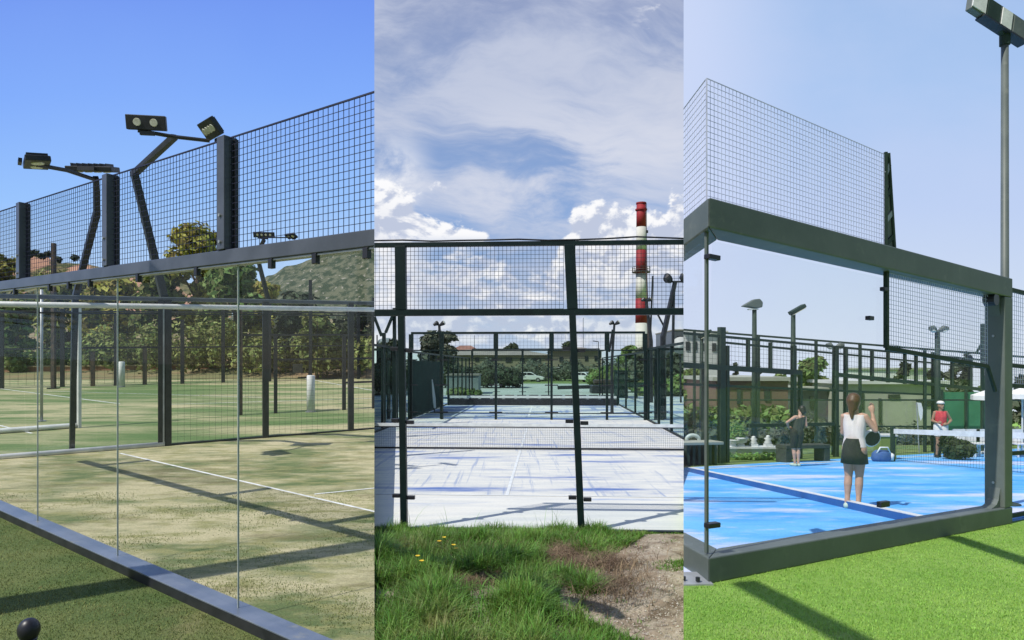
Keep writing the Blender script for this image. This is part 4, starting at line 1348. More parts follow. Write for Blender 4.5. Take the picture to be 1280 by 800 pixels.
csh('olive hedge right of the third white car', [(742, 461, 10), (755, 458, 12), (770, 457, 14)], 72, 'leaf_green', 4500, .24, 43)
csh('yellow green shrubs in front of the blue grey shed', [(565, 486, 7), (575, 484, 8), (588, 486, 8), (597, 489, 6)], 50, 'leaf_green', 1400, .22, 44, 1)
csh('dark bushes at the left edge behind the neighbouring wall', [(470, 452, 10), (485, 456, 10), (500, 460, 10)], 52, 'leaf_dark', 3000, .2, 45)
csh('bright green bushes at the right behind the rack', [(800, 476, 9), (815, 470, 11), (835, 474, 12), (850, 468, 10)], 50, 'leaf_green', 2400, .28, 46)
csh('grey scrub low at the right edge', [(790, 450, 14), (815, 452, 14), (845, 452, 14)], 85, 'leaf_grey', 2200, .5, 47)

# foreground bank: rough grass and bare soil
def zc(x, y):
    k = max(0, min(1, (8.5 - y) / 1.2))
    d = noise.fractal(V((x * 1.3, y * 1.3, .5)), .8, 2.0, 5) * .05
    return (.02 + .06 * k + d * k) if y < 8.62 else .0
def bare(px, py):
    """1 where the photograph's ground is bare soil, 0 where it is grassed"""
    w_ = noise.noise(V((px * .03, py * .05, 2))) * 14
    e = 0
    edge = 700 + max(0, 735 - py) * 1.6 if py < 735 else (700 if py < 765 else 700 + (py - 765) * 2.6)
    if px + w_ > edge and py > 668: e = 1
    for cx, cy, rx, ry in ((592, 738, 34, 12), (705, 703, 26, 9), (748, 716, 52, 8)):
        if ((px + w_ * .5 - cx) / rx) ** 2 + ((py - cy) / ry) ** 2 < 1: e = 1
    for cx, cy, rx, ry in ((838, 707, 22, 8), (735, 735, 26, 9)):
        if ((px - cx) / rx) ** 2 + ((py - cy) / ry) ** 2 < 1: e = 0
    return e
mb = MB()
nx, ny = 110, 90
y0, y1 = 4.2, 8.7
for j in range(ny + 1):
    y = y0 + (y1 - y0) * j / ny
    for i in range(nx + 1):
        x = y * (KL + (KR - KL) * i / nx)
        mb.v.append((x, y, zc(x, y)))
for j in range(ny):
    for i in range(nx): mb.f.append((j * (nx + 1) + i, j * (nx + 1) + i + 1, (j + 1) * (nx + 1) + i + 1, (j + 1) * (nx + 1) + i))
o = mb.build('soil_bank', M['dirt'], None, None, True)
o['kind'] = 'structure'
rnd = random.Random(3)
gb, st, sn = MB(), MB(), MB()
def blade(mb, p, h, w, az, bend, n=3):
    d = V((math.cos(az), math.sin(az), 0))
    s = V((-d.y, d.x, 0)) * w
    vs = []
    for k in range(n):
        f = k / n
        c = p + Z * (h * f * (1 - .35 * bend * f)) + d * (bend * h * f * f)
        vs += [c - s * (1 - f * .8), c + s * (1 - f * .8)]
    vs.append(p + Z * h * (1 - .35 * bend) + d * bend * h)
    fs = [(2 * k, 2 * k + 1, 2 * k + 3, 2 * k + 2) for k in range(n - 1)] + [(2 * n - 2, 2 * n - 1, 2 * n)]
    mb._add(vs, fs)
made = 0
while made < 52000:
    y = rnd.uniform(4.6, 8.72) if rnd.random() < .8 else rnd.uniform(7.9, 8.72)
    x = rnd.uniform(KL, KR) * y
    z = zc(x, y)
    px, py = CX + FP * x / y, HY + FP * (CAMZ - z) / y
    b = bare(px, py)
    if b and rnd.random() > (.3 if noise.noise(V((x * 4, y * 4, 7))) > .28 else .015): continue
    tuft = noise.noise(V((x * 2.2, y * 2.2, 4.0)))
    if rnd.random() > .62 + tuft * .9: continue
    h = rnd.uniform(.1, .29) * (1 + 1.1 * max(0, tuft)) * (1.0 if y < 7.0 else max(.62, 1.0 - (y - 7.0) * .3))
    if b: h *= .4
    if px > 735: h *= max(.3, 1 - (px - 735) / 120)
    if px > 680 and py > 690: h *= .65
    blade(gb, V((x, y, z - .01)), h, rnd.uniform(.003, .0075), rnd.uniform(0, 6.283) + tuft, rnd.uniform(.15, 1.25))
    made += 1
o = gb.build('grass', M['blade'], None, 'C')
o['kind'] = 'stuff'
for _ in range(5200):
    cx, cy, rx, ry = rnd.choice(((592, 738, 36, 13), (705, 703, 28, 10), (748, 716, 54, 9), (760, 745, 60, 30), (640, 690, 150, 20)))
    px, py = rnd.gauss(cx, rx * .5), rnd.gauss(cy, ry * .5)
    y = FP * CAMZ / max(60, py - HY)
    if not 4.6 < y < 8.5: continue
    x = (px - CX) / FP * y
    if not KL * y < x < KR * y: continue
    blade(sn, V((x, y, zc(x, y) + rnd.uniform(0, .03))), rnd.uniform(.08, .2), .003, rnd.uniform(0, 6.28), rnd.uniform(.9, 1.6))
o = sn.build('dry_grass', M['straw'], None, 'C')
o['kind'] = 'stuff'
for _ in range(2600):
    px, py = rnd.uniform(690, 854), rnd.uniform(672, 830)
    if not bare(px, py): continue
    y = FP * CAMZ / (py - HY)
    x = (px - CX) / FP * y
    s = rnd.uniform(.004, .014) * (1.8 if rnd.random() < .06 else 1)
    c = V((x, y, zc(x, y) + s * .25))
    vs = [c + V((rnd.uniform(.6, 1.2) * dx, rnd.uniform(.6, 1.2) * dy, rnd.uniform(.5, .9) * dz)) * s for dx, dy, dz in ((1, 0, 0), (-1, 0, 0), (0, 1, 0), (0, -1, 0), (0, 0, 1), (0, 0, -1))]
    st._add(vs, [(0, 2, 4), (2, 1, 4), (1, 3, 4), (3, 0, 4), (2, 0, 5), (1, 2, 5), (3, 1, 5), (0, 3, 5)])
o = st.build('gravel', M['stone'], None, 'C')
o['kind'] = 'stuff'
for i, (px, py) in enumerate(((522, 716), (527, 721), (555, 693), (567, 704), (570, 707), (549, 697))):
    y = FP * (CAMZ - .2) / (py - HY)
    p = V(((px - CX) / FP * y, y, zc((px - CX) / FP * y, y)))
    t = thing('dandelion', 'small yellow flower standing in the rough grass at the left of the bank', 'flower', p, 'yellow flowers in the grass')
    MB().tube([p, p + Z * .3], .003, 5).build('stem', M['blade'], t)
    mb = MB()
    for k in range(11):
        a = k * .571
        d = V((math.cos(a), math.sin(a), .35))
        s = V((-d.y, d.x, 0)) * .006
        q = p + Z * .3
        mb._add([q - s, q + s, q + d * .024 + s, q + d * .024 - s], [(0, 1, 2, 3)])
    mb.build('petals', M['petal'], t)
# tall stalks in front of the glass
for i, (px, hh) in enumerate(((484, .45), (512, .5), (556, .42), (596, .38), (676, .42), (690, .5), (700, .48), (738, .36), (662, .36))):
    y = 8.6
    p = V(((px - CX) / FP * y, y, 0))
    mb = MB()
    for k in range(4): blade(mb, p + V((rnd.uniform(-.05, .05), rnd.uniform(-.04, .04), 0)), hh * rnd.uniform(.7, 1.1), .004, rnd.uniform(0, 6.28), rnd.uniform(.2, .9), 4)
    tag(mb.build('weed', M['blade'], None, 'C', origin=p), 'tall thin weed stalks against the white court, along the foot of the glass wall', 'weed', 'weeds along the wall foot')
# ================================================================== RIGHT: blue court behind a grey green steel and glass frame
nR = perp(FR.u1, FR.u2)
R0 = FR.P0
def rf(px): return onpx(R0, FR.u1, px)
bb = FR.ab(FR.g(868, 584))[1]
bl = FR.ab(FR.g(868, 584))
structure('blue_court', [FR.pt(-.2, .06), FR.pt(26, .06), FR.pt(26, bb), FR.pt(-6, bb)], M['blue'], 'R', .006)
structure('lawn_strip', [FR.pt(-6, bb), FR.pt(26, bb), FR.pt(30, bb + 16), FR.pt(-16, bb + 16)], M['lawn'], 'R', .004)
# white topped kerb added to stand in for a dark shadow band, and pale sand band along its back
k0, k1 = FR.g(866, 590), FR.g(1168, 658.5)
dk = (k1 - k0).normalized()
sk = perp(V((dk.x, dk.y, 0)), V((-1, 0, 0)))
t = thing('court_kerb', 'low blue kerb with a white top running across the blue court towards the frame', 'kerb', k0)
MB().bar(k0 + Z * .055 + sk * .06, k1 + Z * .055 + sk * .06, .12, .1).build('kerb_body', M['blue_edge'], t, 'R')
MB().bar(k0 + Z * .111 + sk * .06, k1 + Z * .111 + sk * .06, .1, .01).build('white_cap', M['white'], t, 'R')
line_mark('court_line', FR.g(860, 588), FR.g(1290, 563), .12, FR, 'R', 'white_line', .012)

# the frame
t = thing('frame_wall', 'thick grey green steel frame with clear glass and wire mesh, corner towards the viewer', 'frame wall', R0)
Lr = (rf(1268) - R0).length
du = FR.u1 * (Lr / math.hypot(rf(1268).x - R0.x, rf(1268).y - R0.y)) * 0 + FR.u1
e = rf(1266)
hb = .205
ht = hgt(R0, 246)
dep = nR * .11
uS = FR.u2
nS = perp(uS, -FR.u1)
th_ = .22
cs = abs(FR.u1.x * uS.y - FR.u1.y * uS.x)
Ri = R0 + (FR.u1 + uS) * (th_ / cs)                 # inner corner of the two beams
Sb = R0 + uS * 3.0
Si = Ri + uS * 2.7
def flat(p): return V((p.x, p.y, 0))
def beam(name, pts, z0, z1):
    mb = MB()
    n = len(pts)
    vs = [p + Z * z0 for p in pts] + [p + Z * z1 for p in pts]
    mb._add(vs, [tuple(range(n))[::-1], tuple(range(n, 2 * n))] + [(i, (i + 1) % n, n + (i + 1) % n, n + i) for i in range(n)])
    return mb.build(name, M['steel_olive'], t, 'R', bevel=.012)
for nm_, z0, z1 in (('top_beam', ht - .24, ht), ('base_beam', 0, hb)):
    beam(nm_, [R0, e, e + nR * th_, Ri], z0, z1)
    beam('side_' + nm_, [R0 + uS * .003, Ri + uS * .003, Si, Sb], z0 + .001, z1 - .001)
MB().bar(e - FR.u1 * .11 + dep + Z * (hb + .002), e - FR.u1 * .11 + dep + Z * (ht - .242), .22, .22, FR.u1).build('end_post', M['steel_olive'], t, 'R', bevel=.012)
# gussets in the two right hand corners of the opening
ei = e - FR.u1 * .22
mb = MB()
for z0, s in ((hb, 1), (ht - .24, -1)):
    ol = [(0, 0), (-.24, 0), (-.1, .04), (-.04, .1), (0, .24)]
    MB().prism([(x, y * s) for x, y in ol], ei + dep - nR * .06 + Z * z0, FR.u1, Z, nR * .12).build('gusset', M['steel_olive'], t, 'R')
p = rf(1247) + dep
MB().tube([p + Z * (ht - .3) - nR * .1, p + Z * (ht - .3) + nR * .02], [.075, .075], 14).build('corner_cap', M['black'], t, 'R')
# glass panes
cg = R0 + dep + FR.u1 * .1
gx = [cg, rf(1098) + dep, e - FR.u1 * .22 + dep]
a, b = cg, rf(1117) + dep
MB().bar(a + FR.u1 * .02 + Z * 1.48, b - FR.u1 * .004 + Z * 1.48, .014, 2.52).build('glass_pane', M['glass_r'], t, 'R')
hm_ = hgt(rf(1117) + dep, 436)
MB().bar(b + FR.u1 * .004 + Z * (hb + hm_) / 2, e - FR.u1 * .23 + dep + Z * (hb + hm_) / 2, .014, hm_ - hb - .03).build('glass_pane', M['glass_r'], t, 'R')
MB().bar(cg + uS * .03 + Z * 1.48, cg + uS * 2.5 + Z * 1.48, .014, 2.52).build('glass_pane', M['glass_r'], t, 'R')
MB().bar(cg + Z * hb, cg + Z * (ht - .24), .024, .024, FR.u1).build('corner_joint', M['steel_olive'], t, 'R')
for py in (322, 655.5):
    h = hgt(cg, py)
    MB().bar(cg - nR * .035 + FR.u1 * -.04 + Z * h, cg - nR * .035 + FR.u1 * .095 + Z * h, .06, .04).build('glass_clamp', M['black'], t, 'R', bevel=.006)
for px, py in ((1116, 362), (1098, 398)):
    p = rf(px) + dep
    h = hgt(p, py)
    MB().bar(p - FR.u1 * .05 - nR * .03 + Z * h, p + FR.u1 * .03 - nR * .03 + Z * h, .05, .04).build('glass_clamp', M['black'], t, 'R', bevel=.004)
p = rf(1118) + dep
p = p + Z * hgt(p, 630)
MB().bar(p - FR.u1 * .085, p + FR.u1 * .085, .05, .06).build('glass_clamp', M['black'], t, 'R', bevel=.006)
# mesh above the beam
m0, m1 = R0 + dep + FR.u1 * .1, rf(1119) + dep
hm0, hm1 = hgt(m0, 98), hgt(m1, 193)
MB().netting(m0, m1, ht + .005, hm0, ht + .005, hm1, .046, .0027).build('mesh_panel', M['wire_pale'], t, 'R')
MB().wire(m0 + Z * hm0, m1 + Z * hm1, .005).build('mesh_rim', M['wire_pale'], t, 'R')
MB().netting(m0, m0 + uS * 2.4, ht + .005, hm0, ht + .005, hm0, .052, .0027).build('mesh_panel', M['wire_pale'], t, 'R')
MB().wire(m0 + Z * hm0, m0 + uS * 2.4 + Z * hm0, .005).build('mesh_rim', M['wire_pale'], t, 'R')
MB().bar(m0 + Z * ht, m0 + Z * hm0, .012, .012).build('mesh_corner', M['wire_pale'], t, 'R')
# tapered lattice post ending the mesh
mb = MB()
b_ = m1 + FR.u1 * .03
for s, tt in ((0, 0), (.17, .05)): mb.bar(b_ + FR.u1 * s + Z * ht, b_ + FR.u1 * tt + Z * (hm1 + .03), .028, .028)
mb.build('lattice_post', M['steel_fence'], t, 'R')
outl = [(0, 0), (.17, 0), (.05, hm1 + .03 - ht), (0, hm1 + .03 - ht)]
MB().prism(outl, b_ + Z * ht + nR * .004, FR.u1, Z, nR * .012).build('lattice_web', M['steel_olive'], t, 'R')
for k in range(4):
    f0 = (k + .2) / 4
    hgt_ = (hm1 - ht)
    MB().bar(b_ + Z * (ht + hgt_ * f0) - nR * .003, b_ + FR.u1 * (.17 - .12 * f0) + Z * (ht + hgt_ * (f0 + .12)) - nR * .003, .012, .05).build('lattice_brace', M['pale_metal'] if k % 2 else M['steel_fence'], t, 'R')
# small mesh panel hung in the upper right of the opening
q0, q1 = rf(1118) + dep - nR * .03, rf(1244) + dep - nR * .03
l0, l1 = hgt(q0, 435), hgt(q1, 458)
tp = ht - .25
MB().netting(q0, q1, l0, tp, l1, tp, .048, .0027).build('mesh_panel', M['wire_pale'], t, 'R')
MB().bar(q0 + Z * l0, q0 + Z * (ht - .24), .04, .04, FR.u1).build('panel_stile', M['steel_fence'], t, 'R')
MB().bar(q0 + Z * l0, q1 + Z * l1, .03, .045).build('panel_rail', M['steel_fence'], t, 'R')
MB().bar(q1 + Z * l1, q1 + FR.u1 * .16 + Z * (l1 - .3) - nR * .02, .03, .035).build('panel_brace', M['steel_fence'], t, 'R')
for px, py in ((1250, 603), (1250, 640), (1250, 420)):
    q = rf(1250) + dep
    q = onpx(e - FR.u1 * .222 + nR * .11, nR, px) if False else e - FR.u1 * .222 + nR * .12
    q = q + Z * hgt(q, py)
    MB().tube([q, q - FR.u1 * .012], .016, 6).build('bolt', M['pale_metal'], t, 'R')
p = R0 - FR.u1 * .03 + uS * .12
mb = MB()
mb.box(p + nS * .1 + Z * .012, .3, .3, .024, .06)
mb.build('foot_plate', M['pale_metal'], t, 'R')
for dx, dy in ((.16, -.06), (.06, -.1), (.18, .1)):
    q = p + nS * dx + uS * dy + Z * .024
    MB().tube([q, q + Z * .03], .018, 6).build('bolt', M['steel_dark'], t, 'R')
# fence that carries on beyond the frame at the right
t = thing('mesh_fence', 'dark mesh fence carrying on past the right end of the steel frame', 'fence', e + FR.u1 * .3)
f0 = e + FR.u1 * .02 + nR * .12
f1 = f0 + FR.u1 * 5
MB().bar(f1, f1 + Z * 3.0, .08, .08, FR.u1).build('post', M['steel_fence'], t, 'R')
for h in (2.95, 1.72, 1.98, .85, .05): MB().bar(f0 + Z * h, f1 + Z * h, .04, .05).build('rail', M['steel_fence'], t, 'R')
MB().netting(f0, f1, 1.75, 2.93, 1.75, 2.93, .06, .003).build('mesh_panel', M['wire_pale'], t, 'R')

# big floodlight on its tall pole
yp = 9.6
p = FR.on(1256, yp)
t = thing('floodlight_mast', 'tall pale pole with one big slanting floodlight at the top right corner', 'floodlight mast', p)
tpz = at(1256, 44, yp)
MB().tube([p, p + Z * 1.5, V((p.x, p.y, tpz.z - .05))], [.06, .056, .048], 20).build('pole', M['steel_olive'], t, None, True)
MB().tube([V((p.x, p.y, tpz.z - .15)), V((p.x, p.y, tpz.z + .02))], .07, 16).build('pole_cap', M['steel_fence'], t)
MB().tube([p, p + Z * .03], .2, 16).build('foot_plate', M['steel_fence'], t)
ca, cb = at(1214, -2, yp - .25), at(1281, 42, yp + .1)
ax = (cb - ca).normalized()
fd = V((.1, -.98, .14))
fd = (fd - ax * fd.dot(ax)).normalized()
ay = fd.cross(ax).normalized()
if ay.z < 0: ay = -ay
cm_ = (ca + cb) / 2
wl = (cb - ca).length
f = MB().prism([(-wl / 2, -.17), (wl / 2, -.17), (wl / 2, .17), (-wl / 2, .17)], cm_ - fd * .07, ax, ay, fd * .1).build('floodlight', M['steel_olive'], t, None, bevel=.01)
for x0, x1, mm in ((-.5, -.27, 'led'), (-.24, -.02, 'steel_fence'), (.02, .2, 'led'), (.24, .48, 'steel_olive')):  # white modules are painted glints among plain steel ones
    MB().prism([(x0 * wl, -.145), (x1 * wl, -.145), (x1 * wl, .145), (x0 * wl, .145)], cm_ + fd * .031, ax, ay, fd * .012).build('lamp_module', M[mm], f)
MB().prism([(-wl * .3, -.2), (wl * .5, -.2), (wl * .5, -.172), (-wl * .3, -.172)], cm_ - fd * .08, ax, ay, fd * .14).build('edge_rail', M['steel_dark'], f)
MB().bar(V((p.x, p.y, tpz.z - .02)), cm_ - ay * .15, .06, .06).build('bracket', M['steel_fence'], t)

# far walls of the blue court
YF = 18.3
fa, fb = FR.g(854, 581.5), FR.g(1290, 558)
def ff(px): return onpx(fa, uF, px)
uF = (fb - fa) / math.hypot(fb.x - fa.x, fb.y - fa.y)
t = thing('court_fence', 'dark green rail and mesh fence along the far side of the blue court', 'court fence', fa)
for px, py, w in ((880, 452, .08), (902, 409, .22), (908.5, 432, .1), (935, 424, .05), (963, 428, .05), (992, 432, .15), (1000, 465, .09), (1045, 434, .15), (1057, 435, .09), (1090, 438, .05), (1110, 440, .05), (1131, 442, .05), (1145, 443, .06), (1167, 440, .14), (1190, 447, .05), (1213, 449, .12), (1238, 452, .05)):
    p = ff(px)
    MB().bar(p + Z * (hgt(p, 456 + (px - 850) * .085) if w <= .06 else 0), p + Z * hgt(p, py), w, .12, uF).build('post', M['steel_fence'], t, 'R')
def frail(pa, ya, pb, yb_, w, mm='steel_fence'):
    a, b = ff(pa), ff(pb)
    MB().bar(a + Z * hgt(a, ya), b + Z * hgt(b, yb_), w, w).build('rail', M[mm], t, 'R')
frail(850, 416, 1250, 452, .07)
frail(904, 428, 1250, 462, .06)
frail(850, 456, 1000, 466, .15)
frail(1043, 468, 1250, 489, .13)
frail(850, 480, 1250, 497, .07)
frail(935, 532, 1042, 530, .1)
frail(1043, 533, 1250, 533, .05)
a, b = ff(850), ff(1290)
MB().netting(a, b, hgt(a, 456), hgt(a, 417), hgt(b, 492), hgt(b, 456), .16, .004).build('mesh_panel', M['wire_green'], t, 'R')
MB().bar(a + Z * 1.1, ff(1000) + Z * 1.1, .012, 2.0).build('glass_pane', M['glass_w'], t, 'R')
MB().bar(ff(1003) + Z * 1.0, ff(1240) + Z * 1.0, .012, 1.8).build('glass_pane', M['glass_w'], t, 'R')
t = thing('second_fence', 'thinner fence rails of the next court, farther back over the lawn', 'court fence', FR.on(950, 24))
for py0, py1, w in ((411, 447, .07), (500, 500, .06)):
    MB().bar(FR.on(840, 24) + Z * hgt(FR.on(840, 24), py0), FR.on(1290, 24) + Z * hgt(FR.on(1290, 24), py1), w, w).build('rail', M['steel_fence'], t, 'R')
for px in (868, 948, 1020, 1075, 1156, 1228):
    p = FR.on(px, 24)
    MB().bar(p, p + Z * hgt(p, 411 + (px - 855) * .082), .09, .09).build('post', M['steel_fence'], t, 'R')

# net
n0 = FR.g(1116, 577)
d2h = V((FR.u2.x, FR.u2.y, FR.u2.z))
n1 = n0 - d2h * 9.2
t = thing('court_net', 'dark net with broad white tape across the blue court before the player in red', 'net', n0)
h0 = hgt(n0, 536)
MB().bar(n0, n0 + Z * (h0 + .06), .1, .1).build('net_post', M['steel_fence'], t, 'R')
MB().bar(n1, n1 + Z * (h0 + .06), .1, .1).build('net_post', M['steel_fence'], t, 'R')
MB().bar(n0 + Z * (h0 - .07), n1 + Z * (h0 - .07), .02, .14).build('tape', M['white'], t, 'R')
MB().netting(n0, n1, .05, h0 - .14, .05, h0 - .14, .09, .0026).build('mesh', M['wire_dark'], t, 'R')

# lamps beyond the court
def lampp(label, px, pyt, y, kind):
    p = FR.on(px, y)
    t = thing('street_lamp', label, 'street lamp', p)
    top = at(px, pyt, y)
    MB().tube([p, top], [.1, .07], 12).build('pole', M['steel_fence'], t, 'R', True)
    if kind == 'drop':
        MB().prism([(-.42, -.02), (-.3, .06), (-.05, .2), (.14, .22), (.24, .1), (.22, -.06), (.05, -.1)], top + V((0, -.14, .05)), V((1, 0, 0)), Z, V((0, .28, 0))).build('lamp_head', M['steel_olive'], t, 'R', bevel=.03)
        MB().box(top + V((-.05, 0, -.07)), .3, .22, .03).build('lens', M['led'], t, 'R')
    elif kind == 'tilt':
        MB().bar(top + V((-.1, 0, -.02)), top + V((.36, 0, .24)), .3, .12).build('lamp_head', M['steel_fence'], t, 'R', bevel=.02)
        MB().bar(top + V((-.05, -.02, -.08)), top + V((.36, -.02, .155)), .26, .02).build('lens', M['lens'], t, 'R')
    else:
        for s in (-1, 1):
            h_ = MB().tube([top + V((s * .05, 0, 0)), top + V((s * .18, -.04, .06)), top + V((s * .3, -.06, .06))], [.05, .11, .07], 12).build('lamp_head', M['steel_olive'], t, 'R')
            MB().tube([top + V((s * .18, -.07, -.02)), top + V((s * .19, -.08, -.05))], [.08, .07], 12).build('lens', M['led'], t, 'R')
lampp('street lamp with a rounded drop shaped head left of the person leaning', 943, 384, 21, 'drop')
lampp('street lamp with a thin tilted head, right of the drop shaped lamp', 991.5, 391, 21, 'tilt')
lampp('small thin tilted lamp low at the left, against the white building', 877, 421, 25, 'tilt')
lampp('small twin headed lamp on top of the fence post left of the near player', 1043, 434, 22, 'twin')
lampp('twin headed lamp seen through the hanging mesh panel', 1172, 413, 21, 'twin')
p = FR.on(1228, 30)
t = thing('aerial_mast', 'thin forked aerial mast seen through the right of the hanging mesh panel', 'mast', p)
MB().bar(p, at(1228, 405, 30), .12, .12).build('pole', M['steel_fence'], t, 'R')
MB().bar(at(1220, 442, 30), at(1228, 428, 30), .08, .08).build('brace', M['steel_fence'], t, 'R')

# garden, bench, statues
ybk = FR.g(960, 577).y
t = thing('bench', 'low dark grey bench on the grass behind the leaning person', 'bench', FR.g(1002, 578))
a, b = FR.g(976, 578), FR.g(1031, 576)
db = (b - a).normalized()
hb_ = hgt(a, 556)
MB().bar(a + Z * (hb_ - .05), b + Z * (hb_ - .05), .42, .11).build('seat', M['cloth_grey'], t, 'R', bevel=.015)
for q in (a + db * .12, b - db * .12): MB().bar(q + Z * 0, q + Z * (hb_ - .106), .24, .38, db).build('leg', M['cloth_grey'], t, 'R', bevel=.015)
t = thing('bench', 'pale grey green bench top at the far left edge of the blue court', 'bench', FR.g(872, 583))
a, b = FR.g(840, 583), FR.g(897, 581)
MB().bar(a + Z * .62, b + Z * .62, .5, .08).build('seat', M['bgrey'], t, 'R', bevel=.015)
for k in range(7):
    q = a.lerp(b, .2 + k * .12)
    MB().bar(q, q + Z * .58, .07, .3).build('leg', M['steel_fence'], t, 'R')
a, b = FR.on(852, 20.5), FR.on(974, 20.5)
t = thing('garden_wall', 'low white garden wall at the edge of the lawn, behind the court fence', 'wall', a)
hw_ = hgt(a.lerp(b, .5), 560)
MB().bar(a + Z * hw_ / 2, b + Z * hw_ / 2, .3, hw_).build('wall', M['bwhite'], t, 'R')
MB().bar(a + Z * (hw_ + .03), b + Z * (hw_ + .03), .42, .06).build('coping', M['white'], t, 'R')
def statue(label, px, pyt, kind):
    p = FR.on(px, 20.5, hw_ + .06)
    t = thing('garden_ornament', label, 'ornament', p)
    h = max(.25, at(px, pyt, 20.5).z - p.z)
    MB().box(p + Z * .04, .22, .22, .08).build('plinth', M['white'], t, 'R')
    if kind == 'fig':
        MB().rings([(p + Z * .08, .1, .1), (p + Z * h * .35, .12, .1), (p + Z * h * .55, .08, .07), (p + Z * h * .72, .13, .09), (p + Z * h * .82, .05, .05), (p + Z * h * .9, .07, .07), (p + Z * h, .03, .03)], 14).build('figure', M['white'], t, 'R', True)
    elif kind == 'arch':
        pts = [p + V((-.2, 0, .08))] + [p + V((-.2 * math.cos(k * math.pi / 8), 0, .08 + h * .45 + h * .45 * math.sin(k * math.pi / 8))) for k in range(9)] + [p + V((.2, 0, .08))]
        MB().tube(pts, .06, 10).build('arch', M['white'], t, 'R', True)
    else:
        MB().rings([(p + Z * .08, .07, .07), (p + Z * h * .4, .2, .2), (p + Z * h * .75, .24, .24), (p + Z * h * .85, .27, .27), (p + Z * h * .9, .2, .2)], 16).build('urn', M['white'], t, 'R', True)
        b_ = MB()
        leaves(b_, [(p + Z * (h + .1), .26, .26, .24)], 120, .09, random.Random(int(px)))
        b_.build('plant', M['leaf_bright'], t, 'R')
statue('white arched garden ornament on the low wall, left of the thick fence post', 866, 546, 'arch')
statue('broad white urn with plants on the low wall just right of the thick fence post', 916, 548, 'urn')
statue('white urn on the low wall beside the bright green bush', 925, 545, 'urn')
statue('slim white garden figure on the low wall', 942, 545, 'fig')
statue('white garden figure nearest the bench end of the low wall', 960, 544, 'fig')
def rsh(name, label, cl, y, m, n, size, seed, dep=1.0):
    out = []
    for px, top, bot, hw2 in cl:
        c = at(px, (top + bot) / 2, y)
        out.append((c, hw2 * y / FP, dep, (bot - top) / 2 * y / FP))
    return shrub_mass(name, label, 'shrub', out, M[m], n, size, seed, None, 'R')
rsh('bush', 'bright green bush rising behind the white urns', [(918, 524, 552, 9), (912, 534, 556, 7)], 21.2, 'leaf_bright', 900, .12, 71, .5)
rsh('hedge', 'clipped green hedge in front of the low white wall', [(905 + k * 9, 566, 578, 6) for k in range(9)], 19.6, 'leaf_bright', 2600, .07, 72, .4)
rsh('shrub_bed', 'grey green shrubs behind the ornaments', [(862 + k * 11, 535, 560, 8) for k in range(12)], 22.5, 'leaf_grey', 2600, .14, 73, .7)
rsh('shrub_bed', 'dark low shrubs behind the net near the player in red', [(1188, 545, 572, 7), (1198, 548, 572, 8), (1206, 550, 570, 6)], 20, 'leaf_dark', 1300, .12, 74, .5)

# buildings
def rbuild(name, label, px0, px1, yt, y, depth, m, roofm, wins=(), zb=-6):
    x0, x1 = (px0 - CX) / FP * y, (px1 - CX) / FP * y
    zt = at(0, yt, y).z
    gz = FR.z((x0 + x1) / 2, y) - .5
    c = V(((x0 + x1) / 2, y + depth / 2, gz))
    t = thing(name, label, 'building', c)
    MB().box(V((c.x, c.y, (zt + gz) / 2)), x1 - x0, depth, zt - gz).build('wall', M[m], t, 'R')
    MB().box(V((c.x, c.y, zt + .1)), x1 - x0 + .5, depth + .5, .2).build('roof', M[roofm], t, 'R')
    for a, b, p, q in wins:
        u0, u1 = at(a, p, y), at(b, q, y)
        MB().box(V(((u0.x + u1.x) / 2, y - .02, (u0.z + u1.z) / 2)), u1.x - u0.x, .12, u0.z - u1.z).build('window', M['dark_win'], t, 'R')
rbuild('white_building', 'white building with a row of dark windows at the far left behind the fence', 840, 905, 417, 48, 10, 'bwhite', 'bwhite', [(857, 862, 427, 438), (866, 871, 427, 438), (879, 884, 429, 439), (890, 895, 429, 439)])
rbuild('brick_building', 'dull red brick building behind the shrubs, left of the leaning person', 895, 985, 476, 34, 7, 'bred', 'bgrey', [(921, 926, 486, 505), (938, 943, 490, 525), (955, 962, 486, 500)])
rbuild('grey_building', 'low grey green building with a pale flat roof behind the near player', 1056, 1182, 480, 38, 8, 'bgrey', 'bwhite', [(1072, 1079, 490, 512), (1110, 1124, 493, 498), (1145, 1166, 500, 508), (1098, 1101, 498, 530)])
rbuild('green_house', 'dark house wall half hidden by trees right of the red brick building', 1000, 1040, 488, 40, 7, 'steel_grey', 'bgrey', [(1012, 1018, 495, 510)])
rbuild('far_block', 'pale block far beyond the trees, above the grey building', 1120, 1160, 462, 70, 10, 'bwhite', 'bgrey', [])
# screens, parasols, banner
a, b = FR.on(1176, 24.5), FR.on(1236, 24.5)
t = thing('court_screen', 'bright green fabric screen behind the player in red', 'screen', a)
h0_ = hgt(a, 490)
MB().bar(a + Z * h0_ / 2, b + Z * h0_ / 2, .03, h0_).build('fabric', M['green_screen'], t, 'R')
for q in (a, a.lerp(b, .5), b): MB().bar(q - V((0, .06, 0)), q - V((0, .06, 0)) + Z * (h0_ + .1), .08, .06).build('post', M['steel_fence'], t, 'R')
c = FR.on(1208, 27)
t = thing('cypress', 'dark narrow column shaped tree above the green screen', 'tree', c)
MB().tube([c, c + Z * 2], [.12, .08], 7).build('trunk', M['bark'], t, 'R')
b_ = MB()
hc = hgt(c, 452)
leaves(b_, [(c + Z * (hc * (.3 + .17 * k)), .32 - .03 * k, .32 - .03 * k, hc * .14) for k in range(5)], 1500, .13, random.Random(9))
b_.build('crown', M['leaf_dark'], t, 'R')
